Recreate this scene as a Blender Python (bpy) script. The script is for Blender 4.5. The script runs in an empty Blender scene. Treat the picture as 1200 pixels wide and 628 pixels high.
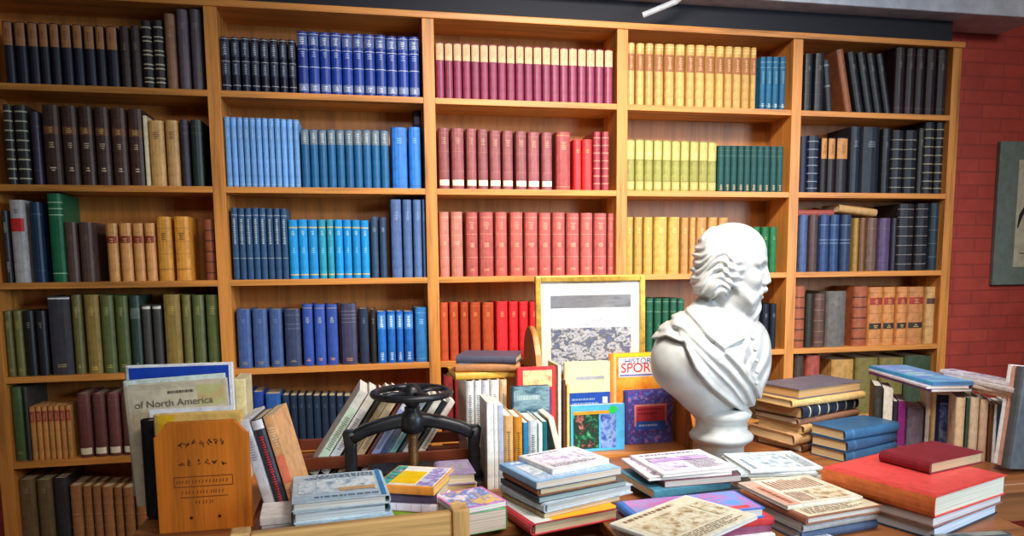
import bpy, bmesh, math, random
import numpy as np
from mathutils import Vector, Matrix

R = math.radians
sc = bpy.context.scene
col = sc.collection
sc.view_settings.view_transform = 'Standard'
sc.view_settings.look = 'None'
sc.view_settings.gamma = 1
sc.view_settings.use_curve_mapping = False
sc.view_settings.exposure = 0.0
rng = random.Random(7)

# ------------------------------------------------------------------ camera
YAW, PIT, ROL, FPX = .1975, -.1088, -.0101, 850.0
CAM = np.array([1.2491, -2.7635, 1.3941])
PPX, PPY = 600.0, 314 + 87.1
_f = np.array([math.sin(YAW) * math.cos(PIT), math.cos(YAW) * math.cos(PIT), math.sin(PIT)])
_r0 = np.array([math.cos(YAW), -math.sin(YAW), 0.0])
_u0 = np.cross(_r0, _f)
_r = math.cos(ROL) * _r0 + math.sin(ROL) * _u0
_u = -math.sin(ROL) * _r0 + math.cos(ROL) * _u0


def ray(x, y):
    return _f + _r * (x - PPX) / FPX - _u * (y - PPY) / FPX


def aty(x, y, Y):
    d = ray(x, y)
    return Vector(CAM + d * (Y - CAM[1]) / d[1])


def atz(x, y, Z):
    d = ray(x, y)
    return Vector(CAM + d * (Z - CAM[2]) / d[2])


cam = bpy.data.cameras.new('camera')
cam.sensor_fit = 'HORIZONTAL'
cam.sensor_width = 36
cam.lens = FPX / 1200 * 36
cam.shift_y = 87.1 / 1200
cam.clip_start = .05
co = bpy.data.objects.new('camera', cam)
col.objects.link(co)
M = Matrix.Identity(4)
for i in range(3):
    M[i][0], M[i][1], M[i][2], M[i][3] = _r[i], _u[i], -_f[i], CAM[i]
co.matrix_world = M
sc.camera = co

# ------------------------------------------------------------------ materials
_mc = {}


def lin(c):
    out = []
    for v in c[:3]:
        v = max(0, min(255, v)) / 255
        out.append(v / 12.92 if v <= .04045 else ((v + .055) / 1.055) ** 2.4)
    return (*out, 1)


def newmat(name):
    m = bpy.data.materials.new(name)
    m.use_nodes = True
    nt = m.node_tree
    return m, nt, nt.nodes['Principled BSDF']


def node(nt, t, **kw):
    n = nt.nodes.new(t)
    for k, v in kw.items():
        setattr(n, k, v)
    return n


def mix(nt, fac, a, b, blend='MIX'):
    n = node(nt, 'ShaderNodeMix', data_type='RGBA', blend_type=blend)
    for sock, v in ((n.inputs[0], fac), (n.inputs[6], a), (n.inputs[7], b)):
        if isinstance(v, bpy.types.NodeSocket):
            nt.links.new(v, sock)
        else:
            sock.default_value = v
    return n.outputs[2]


def coords(nt, scale=(1, 1, 1)):
    tc = node(nt, 'ShaderNodeTexCoord')
    mp = node(nt, 'ShaderNodeMapping')
    mp.inputs['Scale'].default_value = scale
    nt.links.new(tc.outputs['Object'], mp.inputs['Vector'])
    return mp.outputs['Vector']


def noise(nt, vec, scale, detail=4, rough=.6):
    n = node(nt, 'ShaderNodeTexNoise')
    n.inputs['Scale'].default_value = scale
    n.inputs['Detail'].default_value = detail
    n.inputs['Roughness'].default_value = rough
    nt.links.new(vec, n.inputs['Vector'])
    return n.outputs['Fac']


def ramp(nt, fac, stops, interp='LINEAR'):
    n = node(nt, 'ShaderNodeValToRGB')
    cr = n.color_ramp
    cr.interpolation = interp
    while len(cr.elements) > 1:
        cr.elements.remove(cr.elements[-1])
    cr.elements[0].position = stops[0][0]
    cr.elements[0].color = stops[0][1]
    for p, c in stops[1:]:
        e = cr.elements.new(p)
        e.color = c
    nt.links.new(fac, n.inputs['Fac'])
    return n.outputs['Color']


def bump(nt, bsdf, fac, strength=.3, dist=.002):
    b = node(nt, 'ShaderNodeBump')
    b.inputs['Strength'].default_value = strength
    b.inputs['Distance'].default_value = dist
    nt.links.new(fac, b.inputs['Height'])
    nt.links.new(b.outputs['Normal'], bsdf.inputs['Normal'])


def cloth(c, rough=.55, wear=.22, key='cloth'):
    """A cover colour with slight mottling and wear."""
    c = tuple(int(round(v / 3) * 3) for v in c)
    k = (key, c, rough, wear)
    if k in _mc:
        return _mc[k]
    m, nt, b = newmat('%s_%d_%d_%d' % (key, *c))
    v = coords(nt)
    n = noise(nt, v, 38, 5)
    dark = lin([x * (1 - wear) for x in c])
    lite = lin([min(255, x * (1 + wear * .55) + 5) for x in c])
    colr = ramp(nt, n, [(.25, dark), (.5, lin(c)), (.78, lite)])
    nt.links.new(colr, b.inputs['Base Color'])
    b.inputs['Roughness'].default_value = rough
    b.inputs['Specular IOR Level'].default_value = .35
    bump(nt, b, noise(nt, v, 700, 2), .15, .0006)
    _mc[k] = m
    return m


def pages(c=(226, 208, 170), axis=0):
    k = ('pages', c, axis)
    if k in _mc:
        return _mc[k]
    m, nt, b = newmat('page_edges')
    s = [3, 3, 3]
    s[axis] = 900
    v = coords(nt, tuple(s))
    n = noise(nt, v, 1.0, 3)
    colr = ramp(nt, n, [(.3, lin([x * .72 for x in c])), (.6, lin(c)), (.8, lin([min(255, x * 1.06) for x in c]))])
    nt.links.new(colr, b.inputs['Base Color'])
    b.inputs['Roughness'].default_value = .85
    bump(nt, b, n, .3, .0005)
    _mc[k] = m
    return m


def picture(cols, scale=22, seed=0, stretch=(1, 1, 1)):
    """A printed photograph: patches of the given colours."""
    k = ('pic', tuple(cols), scale, seed, stretch)
    if k in _mc:
        return _mc[k]
    m, nt, b = newmat('printed_picture')
    tc = node(nt, 'ShaderNodeTexCoord')
    mp = node(nt, 'ShaderNodeMapping')
    mp.inputs['Location'].default_value = (seed * 3.7, seed * 1.3, seed * 2.1)
    mp.inputs['Scale'].default_value = stretch
    nt.links.new(tc.outputs['Object'], mp.inputs['Vector'])
    n = noise(nt, mp.outputs['Vector'], scale, 5, .65)
    st = []
    for i, c in enumerate(cols):
        st.append((.27 + .46 * i / max(1, len(cols) - 1), lin(c)))
    nt.links.new(ramp(nt, n, st), b.inputs['Base Color'])
    b.inputs['Roughness'].default_value = .32
    _mc[k] = m
    return m


def plain(name, c, rough=.5, metal=0, wear=.1, scale=30, bumpy=0):
    k = ('plain', name, c)
    if k in _mc:
        return _mc[k]
    m, nt, b = newmat(name)
    v = coords(nt)
    n = noise(nt, v, scale, 5)
    nt.links.new(ramp(nt, n, [(.3, lin([x * (1 - wear) for x in c])), (.7, lin([min(255, x * (1 + wear * .5)) for x in c]))]), b.inputs['Base Color'])
    b.inputs['Roughness'].default_value = rough
    b.inputs['Metallic'].default_value = metal
    if bumpy:
        bump(nt, b, n, bumpy, .002)
    _mc[k] = m
    return m


def wood(name, c, axis=0, dark=.62):
    k = ('wood', name, axis)
    if k in _mc:
        return _mc[k]
    m, nt, b = newmat(name)
    s = [26, 26, 26]
    s[axis] = 1.6
    v = coords(nt, tuple(s))
    n = noise(nt, v, 1.0, 6, .62)
    s2 = [170, 170, 170]
    s2[axis] = 5
    n2 = noise(nt, coords(nt, tuple(s2)), 1.0, 3)
    a = ramp(nt, n, [(.28, lin([x * dark for x in c])), (.5, lin(c)), (.75, lin([min(255, x * 1.12) for x in c]))])
    g = ramp(nt, n2, [(.3, (.72, .66, .6, 1)), (.55, (1, 1, 1, 1))])
    nt.links.new(mix(nt, .55, a, g, 'MULTIPLY'), b.inputs['Base Color'])
    b.inputs['Roughness'].default_value = .42
    b.inputs['Specular IOR Level'].default_value = .4
    bump(nt, b, n2, .12, .001)
    _mc[k] = m
    return m


PINE = (214, 140, 66)
WH = wood('oak_horizontal', PINE, 0)
WV = wood('oak_vertical', PINE, 2)
WB = wood('oak_back', (186, 116, 54), 2, .8)

# ------------------------------------------------------------------ mesh helpers


def tag(o, label=None, cat=None, group=None, kind=None):
    for k, v in (('label', label), ('category', cat), ('group', group), ('kind', kind)):
        if v:
            o[k] = v
    return o


def empty(name, mat4, label, cat, group=None):
    o = bpy.data.objects.new(name, None)
    o.empty_display_size = .05
    col.objects.link(o)
    o.matrix_world = mat4
    return tag(o, label, cat, group)


def obj(name, verts, faces, mats, parent=None, idx=None, smooth=False):
    me = bpy.data.meshes.new(name)
    me.from_pydata([tuple(v) for v in verts], [], [tuple(f) for f in faces])
    for m in (mats if isinstance(mats, (list, tuple)) else [mats]):
        me.materials.append(m)
    if idx is not None:
        me.polygons.foreach_set('material_index', idx)
    if smooth:
        me.polygons.foreach_set('use_smooth', [True] * len(me.polygons))
    me.update()
    o = bpy.data.objects.new(name, me)
    col.objects.link(o)
    if parent:
        o.parent = parent
    return o


def bmobj(name, bm, mats, parent=None, smooth=False):
    me = bpy.data.meshes.new(name)
    bmesh.ops.recalc_face_normals(bm, faces=bm.faces)
    bm.to_mesh(me)
    bm.free()
    for m in (mats if isinstance(mats, (list, tuple)) else [mats]):
        me.materials.append(m)
    if smooth:
        me.polygons.foreach_set('use_smooth', [True] * len(me.polygons))
    o = bpy.data.objects.new(name, me)
    col.objects.link(o)
    if parent:
        o.parent = parent
    return o


def bx(bm, lo, hi, bev=0.0, mi=0):
    """Box between two corners with rounded edges."""
    vs = [bm.verts.new((x, y, z)) for x in (lo[0], hi[0]) for y in (lo[1], hi[1]) for z in (lo[2], hi[2])]
    fs = []
    for q in ((0, 1, 3, 2), (4, 6, 7, 5), (0, 4, 5, 1), (2, 3, 7, 6), (0, 2, 6, 4), (1, 5, 7, 3)):
        f = bm.faces.new([vs[i] for i in q])
        f.material_index = mi
        fs.append(f)
    if bev:
        es = list({e for f in fs for e in f.edges})
        bmesh.ops.bevel(bm, geom=es, offset=bev, segments=2, affect='EDGES', profile=.6)


def boxo(name, lo, hi, m, parent=None, bev=0.002):
    bm = bmesh.new()
    bx(bm, lo, hi, bev)
    return bmobj(name, bm, m, parent)


def prism(bm, pts, axis, a, b, bev=0):
    """Extrude a 2-D outline along an axis (0: pts=(y,z), 1: pts=(x,z), 2: pts=(x,y))."""
    def P(p, t):
        return {0: (t, p[0], p[1]), 1: (p[0], t, p[1]), 2: (p[0], p[1], t)}[axis]
    A = [bm.verts.new(P(p, a)) for p in pts]
    B = [bm.verts.new(P(p, b)) for p in pts]
    fs = [bm.faces.new(A), bm.faces.new(B)]
    n = len(pts)
    for i in range(n):
        fs.append(bm.faces.new([A[i], A[(i + 1) % n], B[(i + 1) % n], B[i]]))
    if bev:
        es = list({e for f in fs[:2] for e in f.edges})
        bmesh.ops.bevel(bm, geom=es, offset=bev, segments=2, affect='EDGES')


def lathe(bm, prof, seg=40, c=(0, 0)):
    rings = []
    for r_, z in prof:
        rings.append([bm.verts.new((c[0] + r_ * math.cos(2 * math.pi * i / seg), c[1] + r_ * math.sin(2 * math.pi * i / seg), z)) for i in range(seg)])
    for a, b in zip(rings, rings[1:]):
        for i in range(seg):
            bm.faces.new([a[i], a[(i + 1) % seg], b[(i + 1) % seg], b[i]])
    bm.faces.new(rings[0])
    bm.faces.new(rings[-1])


def sweep(bm, path, w, h, seg=8, sq=False):
    """Tube along points with an elliptic (or rounded-rectangular) section w x h (w sideways in y, h in plane)."""
    rings = []
    n = len(path)
    for i, p in enumerate(path):
        p = Vector(p)
        t = (Vector(path[min(i + 1, n - 1)]) - Vector(path[max(i - 1, 0)])).normalized()
        side = Vector((0, 1, 0)) if abs(t.y) < .9 else Vector((1, 0, 0))
        side = (side - t * side.dot(t)).normalized()
        up = t.cross(side)
        ww = w[i] if isinstance(w, (list, tuple)) else w
        hh = h[i] if isinstance(h, (list, tuple)) else h
        ring = []
        for k in range(seg):
            a = 2 * math.pi * (k + .5) / seg
            ca, sa = math.cos(a), math.sin(a)
            if sq:
                ca = math.copysign(abs(ca) ** .45, ca)
                sa = math.copysign(abs(sa) ** .45, sa)
            ring.append(bm.verts.new(p + side * ca * ww / 2 + up * sa * hh / 2))
        rings.append(ring)
    for a, b in zip(rings, rings[1:]):
        for k in range(seg):
            bm.faces.new([a[k], a[(k + 1) % seg], b[(k + 1) % seg], b[k]])
    bm.faces.new(rings[0])
    bm.faces.new(rings[-1])


# ------------------------------------------------------------------ books
GILT = (196, 160, 84)
SILV = (176, 182, 186)


def spine_profile(T, round_):
    """Outline of the spine in plan from (+T/2) to (-T/2)."""
    pts = []
    n = 7
    for i in range(n):
        a = math.pi * i / (n - 1)
        pts.append((T / 2 * math.cos(a), round_ * (1 - math.sin(a) ** .8)))
    return pts


def build_book(root, H, D, T, st, flat=False):
    """Cover with rounded spine, page block, spine labels, lettering.  Local: spine faces -y, thickness x, height z."""
    c = st['c']
    jit = rng.uniform(1 - st.get('jit', .06), 1 + st.get('jit', .06))
    c = tuple(min(255, v * jit) for v in c)
    soft = st.get('soft', False)              # paper covers
    bt = .0009 if soft else min(.0028, T * .16)
    rd = st.get('round', 0.0015 if soft else min(.013, T * .44))
    cm = cloth(c, .38 if soft else st.get('rough', .42), st.get('wear', .18))
    sp = spine_profile(T, rd)
    # levels along the height: (fraction, bulge, material of the strip above)
    lev = {0.0: (0, 0), 1.0: (0, 0)}
    gm = [cm]
    gc = st.get('gc', GILT)
    gl = st.get('gilt', [])
    strips = []
    if gl:
        gm.append(cloth(gc, .4, .2, 'gilt'))
        for f in gl:
            w = st.get('gw', .008)
            strips.append((f - w / 2, f + w / 2, 0.0, 1))
    for f in st.get('ribs', []):
        strips.append((f - .012, f + .012, .0014, 0))
    strips = sorted(s for s in strips if s[0] > .003 and s[1] < .997)
    keep = []
    for s in strips:
        if not keep or s[0] > keep[-1][1] + .002:
            keep.append(s)
    zs = [0.0]
    seg = []
    for a, b, off, mi in keep:
        seg.append((zs[-1], a, 0, 0))
        seg.append((a, b, off, mi))
        zs.append(b)
    seg.append((zs[-1], 1.0, 0, 0))
    V, Fc, idx = [], [], []
    outer_n = len(sp) + 2
    rings = []

    def ring(z, off):
        o = [(T / 2, D)] + [(x * (1 + 2 * off / T * abs(math.sin(math.pi * i / (len(sp) - 1)))), y - off) for i, (x, y) in enumerate(sp)] + [(-T / 2, D)]
        ir = min(rd + bt, D * .5)
        inn = [(-T / 2 + bt, D)] + [(max(-T / 2 + bt, min(T / 2 - bt, x)), max(y + bt, bt * 1.2) if 0 < i < len(sp) - 1 else ir) for i, (x, y) in enumerate(sp[::-1])] + [(T / 2 - bt, D)]
        b = len(V)
        V.extend((x, y, z) for x, y in o + inn)
        return list(range(b, b + len(o) + len(inn)))
    for a, b, off, mi in seg:
        ra, rb = ring(a * H, off), ring(b * H, off)
        n = len(ra)
        for i in range(n):
            j = (i + 1) % n
            Fc.append((ra[i], ra[j], rb[j], rb[i]))
            idx.append(mi if 1 <= i < outer_n - 2 else 0)
        rings.append((ra, rb))
    for r_, flip in ((rings[0][0], 1), (rings[-1][1], 0)):
        n = len(r_)
        for i in range(outer_n - 1):
            q = (r_[i], r_[i + 1], r_[n - 2 - i], r_[n - 1 - i])
            Fc.append(q[::-1] if flip else q)
            idx.append(0)
    # steps between strips of different bulge
    for (_, rb), (ra2, _) in zip(rings, rings[1:]):
        n = len(rb)
        for i in range(outer_n - 1):
            Fc.append((rb[i], rb[i + 1], ra2[i + 1], ra2[i]))
            idx.append(0)
    cov = obj('cover', V, Fc, gm, root, idx)
    # pages
    ins = .0006 if soft else .004
    lo = (-T / 2 + bt * 1.05, max(rd + bt * 1.2, .003), ins)
    hi = (T / 2 - bt * 1.05, D - ins, H - ins)
    boxo('page_block', lo, hi, pages(st.get('pg', (226, 206, 166))), root, 0)

    def patch(name, f0, f1, mat, off=.0005, xw=1.0, mats2=None, bars=None):
        v, f, ii = [], [], []
        pr = [(x, y - off) for x, y in sp][1:-1] if xw >= 1 else [(x * xw, y - off) for x, y in sp][2:-2]
        for z in (f0 * H, f1 * H):
            v += [(x * (1 + 2 * off / T), y, z) for x, y in pr]
        n = len(pr)
        for i in range(n - 1):
            f.append((i, i + 1, n + i + 1, n + i))
            ii.append(0)
        return obj(name, v, f, mat, cov, ii)
    for bnd in st.get('bands', []):
        f0, f1, bc = bnd[:3]
        p = patch(bnd[3] if len(bnd) > 3 else 'spine_label', f0, f1, cloth(bc, .5, .16, 'label'))
    # lettering: short stamped bars across the spine, drawn as one pattern
    for f0, f1, lc in st.get('let', []):
        v, f = [], []
        k = max(2, int(round((f1 - f0) * H / .0065)))
        for j in range(k):
            za = f0 + (f1 - f0) * j / k
            zb = za + (f1 - f0) / k * .5
            w = rng.uniform(.42, .72)
            pr = [(x * w, y - .0011) for x, y in sp][1:-1]
            b = len(v)
            for z in (za * H, zb * H):
                v += [(x, y, z) for x, y in pr]
            n = len(pr)
            for i in range(n - 1):
                f.append((b + i, b + i + 1, b + n + i + 1, b + n + i))
        obj('title_lettering', v, f, cloth(lc, .4, .15, 'gilt'), cov)
    # art on the front cover (+x side): rectangles (u0,v0,u1,v1,what)
    for k, (u0, v0, u1, v1, what) in enumerate(st.get('art', [])):
        x = T / 2 + .0003 * (k + 1)
        y0 = rd
        cc = [(x, y0 + (D - y0) * u, H * w_) for u, w_ in ((u0, v0), (u1, v0), (u1, v1), (u0, v1))]
        if isinstance(what, tuple) and what[0] == 'lines':
            v, f = [], []
            n = what[1]
            for j in range(n):
                za = v1 - (v1 - v0) * (j + .22) / n
                zb = v1 - (v1 - v0) * (j + .68) / n
                u = u0
                end = u1 - (u1 - u0) * rng.uniform(0, .3)
                while u < end:
                    w = min(end - u, (u1 - u0) * rng.uniform(.03, .10))
                    b = len(v)
                    v += [(x, y0 + (D - y0) * a, H * q) for a, q in ((u, zb), (u + w, zb), (u + w, za), (u, za))]
                    f.append((b, b + 1, b + 2, b + 3))
                    u += w + (u1 - u0) * .02
            obj('title_lettering', v, f, cloth(what[2], .4, .1, 'ink'), cov)
        elif isinstance(what, tuple) and what[0] == 'disc':
            cy, cz = (y0 + (D - y0) * (u0 + u1) / 2), H * (v0 + v1) / 2
            ry, rz = (D - y0) * (u1 - u0) / 2, H * (v1 - v0) / 2
            v = [(x, cy + ry * math.cos(a * math.pi / 12), cz + rz * math.sin(a * math.pi / 12)) for a in range(24)]
            obj('cover_emblem', v, [tuple(range(24))], cloth(what[1], .4, .1, 'ink'), cov)
        elif isinstance(what, bpy.types.Material):
            obj('cover_picture', cc, [(0, 1, 2, 3)], what, cov)
        else:
            obj('cover_panel', cc, [(0, 1, 2, 3)], cloth(what, .36, .1, 'ink'), cov)
    if st.get('text'):
        for s, u0, v0, size, tcol in st['text']:
            cu = bpy.data.curves.new('text', 'FONT')
            cu.body = s
            cu.size = size
            cu.extrude = .0002
            tmp = bpy.data.objects.new('text', cu)
            col.objects.link(tmp)
            dg = bpy.context.evaluated_depsgraph_get()
            me = bpy.data.meshes.new_from_object(tmp.evaluated_get(dg))
            bpy.data.objects.remove(tmp)
            me.materials.clear()
            me.materials.append(cloth(tcol, .4, .05, 'ink'))
            o = bpy.data.objects.new('title_lettering', me)
            col.objects.link(o)
            o.parent = cov
            o.matrix_local = Matrix(((0, 0, 1, T / 2 + .0022), (1, 0, 0, rd + (D - rd) * u0), (0, 1, 0, H * v0), (0, 0, 0, 1)))
    return root


def upright(name, x, y, z, H, D, T, st, label, group=None, rz=0, lean=0, cat='book', tilt=0):
    """Stands on z, spine towards -y (turned by rz); lean tips it sideways round its lower edge, tilt tips the top back."""
    m = Matrix.Translation((x, y, z)) @ Matrix.Rotation(rz, 4, 'Z')
    if lean:
        s = 1 if lean > 0 else -1
        m = m @ Matrix.Translation((s * T / 2, 0, 0)) @ Matrix.Rotation(lean, 4, 'Y') @ Matrix.Translation((-s * T / 2, 0, 0))
    if tilt:
        m = m @ Matrix.Rotation(-tilt, 4, 'X')
    root = empty(name, m, label, cat, group)
    return build_book(root, H, D, T, st)


def flat(name, cx, cy, z, w, d, T, ang, side, st, label, group=None, cat='book', roll=0):
    """Lies on z, w along its own x (turned by ang), d along its y; side says which edge carries the spine."""
    ex = Vector((math.cos(ang), math.sin(ang), 0))
    ey = Vector((-math.sin(ang), math.cos(ang), 0))
    c = Vector((cx, cy, z))
    a, b, D, H = {'L': (ex, ey, w, d), 'F': (ey, -ex, d, w), 'R': (-ex, -ey, w, d), 'B': (-ey, ex, d, w)}[side]
    up = Vector((0, 0, 1))
    o = c - a * D / 2 - b * H / 2 + up * T / 2
    m = Matrix.Identity(4)
    for i in range(3):
        m[i][0], m[i][1], m[i][2], m[i][3] = up[i], a[i], b[i], o[i]
    if roll:
        m = Matrix.Translation(c) @ Matrix.Rotation(roll, 4, ex) @ Matrix.Translation(-c) @ m
    root = empty(name, m, label, cat, group)
    return build_book(root, H, D, T, st)


# ------------------------------------------------------------------ the room
BW = .75          # bay width
UT = .0435        # upright thickness
ST = .022         # shelf thickness
SZ = [2.0051, 1.6744, 1.3439, 1.0197, .7187, .40, .09]
TOPZ = 2.285
DEP = .20
YB = .215          # plane of the brick wall


def brick_mat():
    m, nt, b = newmat('red_painted_brick')
    tc = node(nt, 'ShaderNodeTexCoord')
    mp = node(nt, 'ShaderNodeMapping')
    mp.inputs['Rotation'].default_value = (R(90), 0, 0)
    nt.links.new(tc.outputs['Object'], mp.inputs['Vector'])
    br = node(nt, 'ShaderNodeTexBrick')
    br.inputs['Scale'].default_value = 1
    br.inputs['Brick Width'].default_value = .21
    br.inputs['Row Height'].default_value = .062
    br.inputs['Mortar Size'].default_value = .005
    br.inputs['Mortar Smooth'].default_value = .4
    br.inputs['Color1'].default_value = lin((196, 76, 62))
    br.inputs['Color2'].default_value = lin((184, 68, 58))
    br.inputs['Mortar'].default_value = lin((166, 66, 58))
    nt.links.new(mp.outputs['Vector'], br.inputs['Vector'])
    n = noise(nt, tc.outputs['Object'], 9, 6)
    g = ramp(nt, n, [(.3, (.74, .70, .70, 1)), (.6, (1, 1, 1, 1)), (.8, (1.0, .92, .86, 1))])
    nt.links.new(mix(nt, .8, br.outputs['Color'], g, 'MULTIPLY'), b.inputs['Base Color'])
    b.inputs['Roughness'].default_value = .62
    inv = node(nt, 'ShaderNodeMath', operation='MULTIPLY_ADD')
    nt.links.new(br.outputs['Fac'], inv.inputs[0])
    inv.inputs[1].default_value = -1
    nt.links.new(n, inv.inputs[2])
    bump(nt, b, inv.outputs[0], .35, .004)
    return m


def floor_mat():
    m, nt, b = newmat('dark_floorboards')
    v = coords(nt, (1.2, 9, 9))
    n = noise(nt, v, 1.5, 6)
    nt.links.new(ramp(nt, n, [(.3, lin((66, 42, 26))), (.7, lin((104, 68, 42)))]), b.inputs['Base Color'])
    b.inputs['Roughness'].default_value = .5
    return m


def struct(name, lo, hi, m, bev=0):
    return tag(boxo(name, lo, hi, m, None, bev), kind='structure')


PLASTER = plain('pale_wall_paint', (196, 186, 172), .8)
X0, X1, Y0, ZC = -1.6, 5.6, -4.6, 2.85
struct('floor', (X0, Y0, -.06), (X1, YB, 0), floor_mat())
struct('ceiling', (X0, Y0, ZC), (X1, YB, ZC + .06), plain('dark_ceiling_paint', (60, 62, 72), .85))
struct('wall_back', (X0, YB, 0), (X1, YB + .1, ZC), brick_mat())
struct('wall_left', (X0 - .1, Y0, 0), (X0, YB, ZC), PLASTER)
struct('wall_right', (X1, Y0, 0), (X1 + .1, YB, ZC), PLASTER)
struct('wall_front', (X0, Y0 - .1, 0), (X1, Y0, ZC), PLASTER)
# painted beam over the bookcase, with a pipe under it
BEAM = plain('grey_beam_paint', (206, 212, 228), .6, wear=.12, scale=14)
bm_ = bmesh.new()
bx(bm_, (1.15, -.02, 2.42), (4.15, YB - .002, 2.62), .006)
o = bmobj('trim_1', bm_, BEAM)
tag(o, kind='structure')
bm_ = bmesh.new()
pa, pb = aty(753, 18, -.02), aty(792, 2, -.06)
pb2 = pb + (pb - pa) * 1.6 + Vector((0, -.12, .1))
sweep(bm_, [pa, pb, pb2], .022, .022, 10)
o = bmobj('trim_2', bm_, plain('white_pipe_paint', (196, 200, 208), .5))
tag(o, kind='structure')

tag(boxo('gap_shade_strip', (-1.0, .08, 2.315), (3.79, YB - .002, 2.419), plain('painted_gap_shade', (16, 19, 34), .7)), kind='structure')  # added strip; its navy colour paints the shade in the gap above the bookcase

# ------------------------------------------------------------------ bookcase
case = empty('bookcase', Matrix.Translation((0, 0, 0)), 'tall oak bookcase of five bays full of old books', 'bookcase')
for k in range(6):
    boxo('upright', (k * BW - UT / 2, 0, 0), (k * BW + UT / 2, DEP, TOPZ), WV, case, .002)
for k in range(5):
    a, b = k * BW + UT / 2, (k + 1) * BW - UT / 2
    boxo('back_panel', (a, DEP - .012, .09), (b, DEP, TOPZ), WB, case, 0)
    for z in SZ:
        boxo('shelf', (a, .001, z - ST), (b, DEP - .012, z), WH, case, .0015)
boxo('top_board', (-UT / 2 - .01, -.006, TOPZ), (5 * BW + UT / 2 + .01, DEP + .004, TOPZ + .024), WH, case, .003)
boxo('plinth', (-UT / 2, .012, 0), (5 * BW + UT / 2, .03, SZ[-1] - ST), WH, case, .001)
for k, o in ((0, -.75), ):
    pass

ORD = ['', 'first', 'second', 'third', 'fourth', 'fifth', 'sixth', 'seventh', 'eighth', 'ninth', 'tenth', 'eleventh', 'twelfth']
BAYS = ['leftmost bay', 'second bay', 'middle bay', 'fourth bay', 'rightmost bay']
SHELVES = ['top shelf', 'second shelf', 'third shelf', 'fourth shelf', 'fifth shelf', 'sixth shelf']


def nth(i, n):
    if n % 2 and i == n // 2 and n > 2:
        return 'middle one'
    if i < n / 2:
        return ORD[i + 1] + ' from left'
    return ORD[n - i] + ' from right'


SPY = .016        # spines stand this far behind the shelf edge


def shelf(bay, row, runs):
    zs = SZ[row] + .0004
    for run in runs:
        desc, st, spans, top = run[:4]
        opt = run[4] if len(run) > 4 else {}
        if isinstance(spans, tuple):
            x0, x1, n = spans
            spans = [(x0 + (x1 - x0) * i / n, x0 + (x1 - x0) * (i + 1) / n) for i in range(n)]
        n = len(spans)
        for i, (p0, p1) in enumerate(spans):
            t = i / max(1, n - 1)
            tp = top if not isinstance(top, tuple) else top[0] + (top[1] - top[0]) * t
            ys = opt.get('y', SPY)
            h = aty((p0 + p1) / 2, tp, ys).z - zs
            pz = Vector((0, 0, 0))
            ymid = tp + 30
            a, b = aty(p0, ymid, ys).x, aty(p1, ymid, ys).x
            lo_, hi_ = bay * BW + UT / 2 + .0012, (bay + 1) * BW - UT / 2 - .0012
            a, b = max(a, lo_), min(b, hi_)
            T = max(.006, (b - a) - .0022)
            h = min(h, (SZ[row - 1] - ST if row else TOPZ) - zs - .004)
            D = opt.get('d', min(.2, max(.12, h * .68)))
            D = min(D, DEP - .018 - ys)
            if n > 1:
                lab = '%s, %s of set, %s, %s' % (desc, nth(i, n), SHELVES[row], BAYS[bay])
                grp = '%s set on the %s of the %s' % (desc, SHELVES[row], BAYS[bay])
            else:
                lab, grp = '%s, %s, %s' % (desc, SHELVES[row], BAYS[bay]), None
            kind = opt.get('k', 'cloth_bound_book')
            hh = h * rng.uniform(.992, 1.0)
            yj = ys + rng.uniform(0, .004)
            upright(kind, (a + b) / 2, yj, zs, hh, D, T, st, lab, grp, lean=opt.get('lean', 0))


def S(c, **k):
    return dict(c=c, **k)


LB = {'k': 'leather_bound_book'}
# styles
tan_navy = S((38, 36, 50), bands=[(.62, .985, (176, 118, 70))], let=[(.74, .9, (120, 70, 40))])
dkbrown = S((64, 52, 48), ribs=[.2, .4, .6, .8], let=[(.62, .74, (120, 96, 70))])
floral = S((44, 38, 38), gilt=[.1, .16, .3, .36, .5, .56, .7, .76, .9], gc=(190, 176, 150), gw=.02)
brownlea = S((74, 52, 46), ribs=[.15, .3, .45, .6, .75, .88], bands=[(.64, .74, (124, 78, 52))], let=[(.66, .73, GILT), (.18, .24, (200, 180, 150)), (.47, .55, (190, 160, 120))])
gilt_dark = S((52, 52, 46), gilt=[.08, .2, .32, .44, .56, .68, .8, .92], gc=(190, 180, 146), gw=.018)
tanbk = S((206, 160, 96), let=[(.72, .84, (130, 90, 50))])
ltan = S((216, 152, 88), ribs=[.2, .36, .52, .84], bands=[(.66, .78, (140, 46, 40))], let=[(.68, .76, GILT)], gilt=[.1, .44])
ytan = S((214, 146, 58), ribs=[.2, .4, .6, .8], let=[(.64, .76, (120, 74, 30))], gilt=[.18, .42, .62, .82], gc=(150, 98, 40))
olive = S((112, 104, 58), let=[(.72, .86, (170, 150, 80)), (.08, .13, (170, 150, 80))])
oliveg = S((88, 96, 54), let=[(.74, .86, (150, 144, 84)), (.07, .12, (170, 150, 80))])
olivet = S((138, 114, 58), let=[(.74, .86, (180, 150, 80)), (.05, .1, (210, 170, 80))])
blackc = S((38, 36, 38), let=[(.74, .84, (120, 110, 100))])
navy_s = S((20, 26, 50), gilt=[.12, .56, .97], gc=SILV, gw=.012, bands=[(.64, .92, (58, 66, 88)), (.3, .54, (48, 56, 78))], let=[(.68, .9, (170, 178, 184)), (.33, .52, (150, 158, 168))])
royal = S((26, 58, 150), gilt=[.44, .72, .96], gc=(200, 206, 214), gw=.01, bands=[(.78, .93, (92, 110, 168)), (.05, .17, (120, 134, 178))], let=[(.8, .92, (226, 228, 232)), (.07, .15, (230, 230, 236)), (.6, .7, (150, 166, 206))])
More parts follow.
